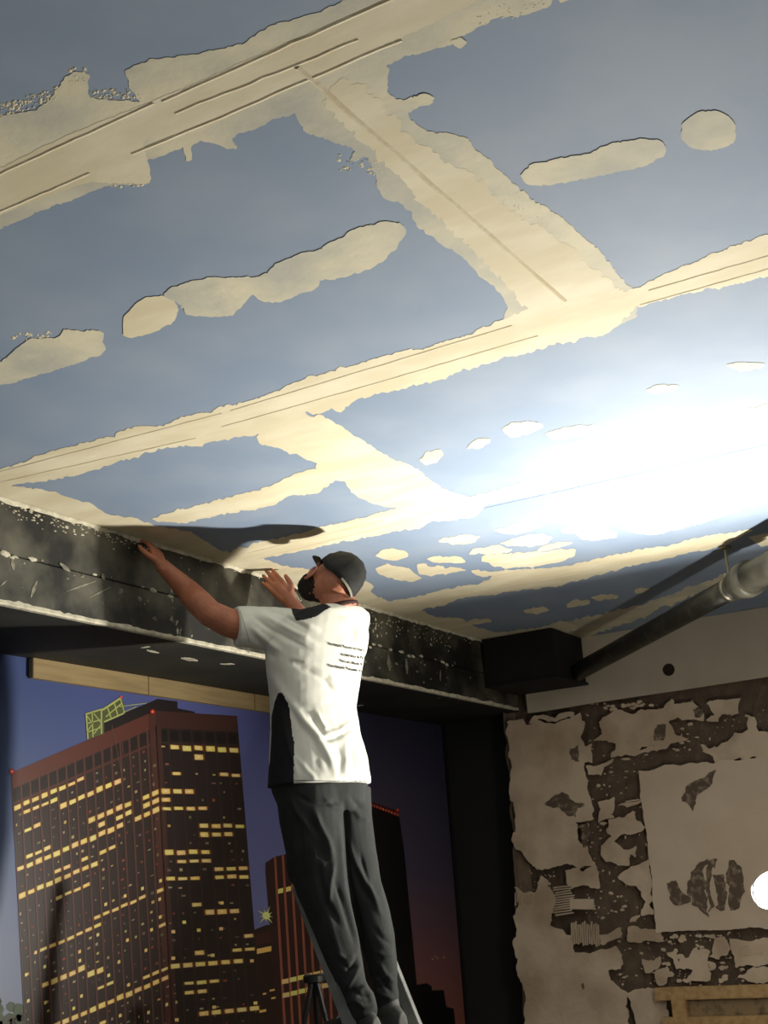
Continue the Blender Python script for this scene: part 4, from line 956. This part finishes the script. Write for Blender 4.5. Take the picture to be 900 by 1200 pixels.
# cloth stacked at the ankles, cargo pocket on the left thigh
tube(bm, [W(413, 1158, -.12), W(420, 1172, -.12), W(424, 1186, -.12), W(425, 1193, -.12)], [.052, .060, .058, .052], 20)
tube(bm, [W(451, 1155, .02), W(453, 1166, .02), W(453.5, 1175, .02), W(453.5, 1180, .02)], [.044, .047, .044, .040], 20)
ellipsoid(bm, W(345, 1010, -.06), (hr*.032, HA*.06, UP*.085))
trs = remeshed('trousers', bm, M['trouser'], .0055, 9, man)
TL = [([(340, 935), (350, 955), (366, 975), (376, 1000)], .008, 3.2), ([(345, 930), (362, 940), (384, 942), (402, 938)], -.007, 2.8), ([(348, 960), (352, 990), (350, 1020)], -.006, 4),
      ([(372, 1005), (376, 1035), (384, 1060), (398, 1085)], -.010, 3.6), ([(392, 1030), (400, 1055), (410, 1085), (418, 1110)], -.007, 2.8), ([(430, 1025), (436, 1050), (448, 1075)], .006, 3), ([(422, 1000), (428, 1022), (434, 1040)], -.006, 2.6),
      ([(395, 1118), (406, 1124), (418, 1120)], .006, 2.4), ([(398, 1128), (410, 1136), (424, 1134)], -.006, 2.4), ([(412, 1160), (424, 1168), (436, 1166)], -.007, 2.2), ([(414, 1172), (426, 1180), (438, 1178)], .006, 2.2), ([(440, 1150), (450, 1146), (462, 1140)], .006, 2.2), ([(441, 1158), (452, 1156), (463, 1150)], -.006, 2.2),
      ([(366, 945), (374, 965), (384, 985), (391, 1010)], .010, 3.6), ([(363, 955), (370, 985), (382, 1012)], -.010, 4.5), ([(391, 1010), (387, 1035), (384, 1062)], .010, 3.2), ([(404, 940), (405, 965), (406, 1000), (409, 1030), (416, 1065), (424, 1100), (428, 1140)], -.012, 3.0),
      ([(398, 965), (399, 1005), (404, 1045), (414, 1085), (422, 1120)], .009, 3.6), ([(408, 985), (418, 1015), (432, 1040), (446, 1062)], .008, 3.2), ([(412, 1010), (424, 1040), (438, 1060)], -.008, 3.4), ([(380, 935), (392, 945), (402, 948)], .006, 3),
      ([(404, 1162), (414, 1145), (424, 1128)], .010, 2.8), ([(402, 1152), (412, 1135), (422, 1116)], -.009, 3), ([(408, 1178), (420, 1164), (430, 1152)], .009, 3), ([(425, 1155), (434, 1165), (438, 1182)], .008, 3),
      ([(440, 1115), (450, 1120), (462, 1118)], .005, 2.4), ([(444, 1128), (452, 1142), (462, 1152)], .007, 2.6), ([(440, 1140), (450, 1152), (460, 1164)], -.007, 2.8), ([(442, 1163), (452, 1168), (462, 1170)], .006, 2.2), ([(436, 1085), (448, 1100), (460, 1108)], -.004, 3),
      ([(410, 932), (420, 945), (432, 952)], -.006, 3), ([(412, 945), (422, 958), (433, 962)], .006, 3), ([(385, 1075), (392, 1100), (402, 1130)], .006, 4), ([(415, 1060), (424, 1090), (434, 1120), (440, 1150)], -.004, 3)]
folds(trs, TL, .0032, 11, (1, 1, .55))

# ---- cap, hair, beard
CC = hd(-.010, .026, 0)+hr*.006
bm = bmesh.new(); rr = []
for i in range(0, 9):
    th = math.radians(96-i*11.4); r_ = math.sin(th) if th < math.pi/2 else math.sin(th)
    c = math.cos(th); rr.append([CC+HU*(.104*c)+(HF*math.cos(t)*.110+HL*math.sin(t)*.094)*r_*(1+.012*math.cos(6*t)) for t in (2*math.pi*j/36 for j in range(36))])
# outer then inner shell
inner = [[CC+(p-CC)*.95 for p in r_] for r_ in rr]
V1 = [[bm.verts.new(p) for p in r_] for r_ in rr]; n = 36
for a_, b__ in zip(V1, V1[1:]):
    for i in range(n): bm.faces.new((a_[i], a_[(i+1) % n], b__[(i+1) % n], b__[i]))
bm.faces.new(V1[-1])
V2 = [bm.verts.new(p) for p in inner[0]]
for i in range(n): bm.faces.new((V1[0][i], V1[0][(i+1) % n], V2[(i+1) % n], V2[i]))
V3 = [bm.verts.new(p) for p in inner[2]]
for i in range(n): bm.faces.new((V2[i], V2[(i+1) % n], V3[(i+1) % n], V3[i]))
cap = finish('cap', bm, M['cap'], man, True)
me = cap.data
for v in me.vertices:
    q = v.co*34; n_ = (v.co-CC).normalized(); v.co += n_*.0045*noise.noise(q)
    k = (v.co-CC).dot(HF)
    # lower at the back of the head
    lowz = (v.co-CC).dot(HU)
    w_ = min(1, max(0, (.065-k)/.09)); w_ = w_*w_*(3-2*w_)
    v.co -= HU*.040*w_*min(1, max(0, (.07-lowz)/.07))
bm = bmesh.new()    # brim, curved
rr = []
for side_ in (1, -1):
    pass
m_, n = 10, 14; top = []; bot = []
for i in range(m_+1):
    f = i/m_; row = []; rw2 = []
    for j in range(n+1):
        t = -1+2*j/n; ang = t*1.05
        r0 = Vector((math.cos(ang)*.104, math.sin(ang)*.088)); ext = .094*math.sqrt(max(0, 1-(t*.98)**2))**.7
        f_, l_ = r0.x+ext*f, r0.y*(1+.05*f); h = .006-.030*(l_/.085)**2+.016*f
        row.append(bm.verts.new(CC+HF*f_+HL*l_+HU*(h+.002))); rw2.append(bm.verts.new(CC+HF*f_+HL*l_+HU*(h-.0025)))
    top.append(row); bot.append(rw2)
for i in range(m_):
    for j in range(n):
        bm.faces.new((top[i][j], top[i][j+1], top[i+1][j+1], top[i+1][j])); bm.faces.new((bot[i][j], bot[i+1][j], bot[i+1][j+1], bot[i][j+1]))
for j in range(n): bm.faces.new((top[m_][j], top[m_][j+1], bot[m_][j+1], bot[m_][j]))
finish('brim', bm, mat('brim_cloth', (48, 48, 40), .8), cap, True)
bm = bmesh.new(); ellipsoid(bm, CC+HU*.105, (HF*.008, HL*.008, HU*.005), 10, 6); finish('button', bm, M['cap'], cap, True)
# strap across the back opening
bm = bmesh.new(); prev = None
for j in range(13):
    t = math.pi+(-.55+1.1*j/12); d = HF*math.cos(t)*.112+HL*math.sin(t)*.096
    q = (bm.verts.new(CC+d-HU*.050), bm.verts.new(CC+d-HU*.040))
    if prev: bm.faces.new((prev[0], q[0], q[1], prev[1]))
    prev = q
finish('strap', bm, M['cap_pale'], cap, True)
# hair at the nape and beard
bm = bmesh.new()
ellipsoid(bm, hd(.040, -.070, 0), (HF*.070, HL*.068, HU*.040)); ellipsoid(bm, hd(.060, -.086, 0), (HF*.050, HL*.054, HU*.040))
beard = remeshed('beard', bm, M['beard'], .0045, 2, man)
for v in beard.data.vertices: v.co += (v.co-hd(.03, -.05, 0)).normalized()*.004*noise.noise(v.co*110)

# ---- shoes, standing on the ladder step
def shoe(px, d, name='shoe'):
    ank = W(px[0], px[1], d); FD = Vector((TF.x*.8-.1, TF.y, 0)).normalized(); SDv = Vector((FD.y, -FD.x, 0))
    b0 = Vector((ank.x, ank.y, ZF+.002)); bm = bmesh.new()
    prof = [(-.075, .026, .05), (-.05, .036, .075), (-.01, .038, .09), (.04, .040, .078), (.09, .046, .058), (.14, .046, .046), (.18, .036, .038), (.2, .016, .026)]
    rr = []
    for f, w, h in prof:
        c = b0+FD*f
        rr.append([c+SDv*w*math.cos(t)+UP*(.02+(h-.0)*max(0, math.sin(t)) if math.sin(t) > 0 else .02+.0*math.sin(t)) for t in (2*math.pi*j/18 for j in range(18))])
    rings(bm, rr); capsule(bm, [b0+UP*.07-FD*.01, b0+UP*.12], [.042, .042], 14)
    s = remeshed(name, bm, M['shoe'], .005, 3, man)
    bm = bmesh.new(); out = []
    for h, g in ((0, .98), (.012, 1.04), (.026, 1.02)):
        ring_ = [b0+FD*f-SDv*w*g+UP*h for f, w, _ in prof]+[b0+FD*f+SDv*w*g+UP*h for f, w, _ in prof[::-1]]
        out.append(ring_)
    rings(bm, out); finish('sole', bm, M['sole'], s)
    for k in range(4):
        bm = bmesh.new(); c = b0+FD*(.035+k*.022)+UP*(.106-k*.012)
        capsule(bm, [c-SDv*.024, c+UP*.006, c+SDv*.024], .0035, 6); finish('lace', bm, M['sole'], s)
    return s
shoe((424, 1196), -.12); shoe((455, 1190), .02)
at_base(man)
# children of children keep their world place
for o in bpy.data.objects:
    if o.parent is not None and o.parent.parent is not None:
        o.matrix_parent_inverse = Matrix.Identity(4)
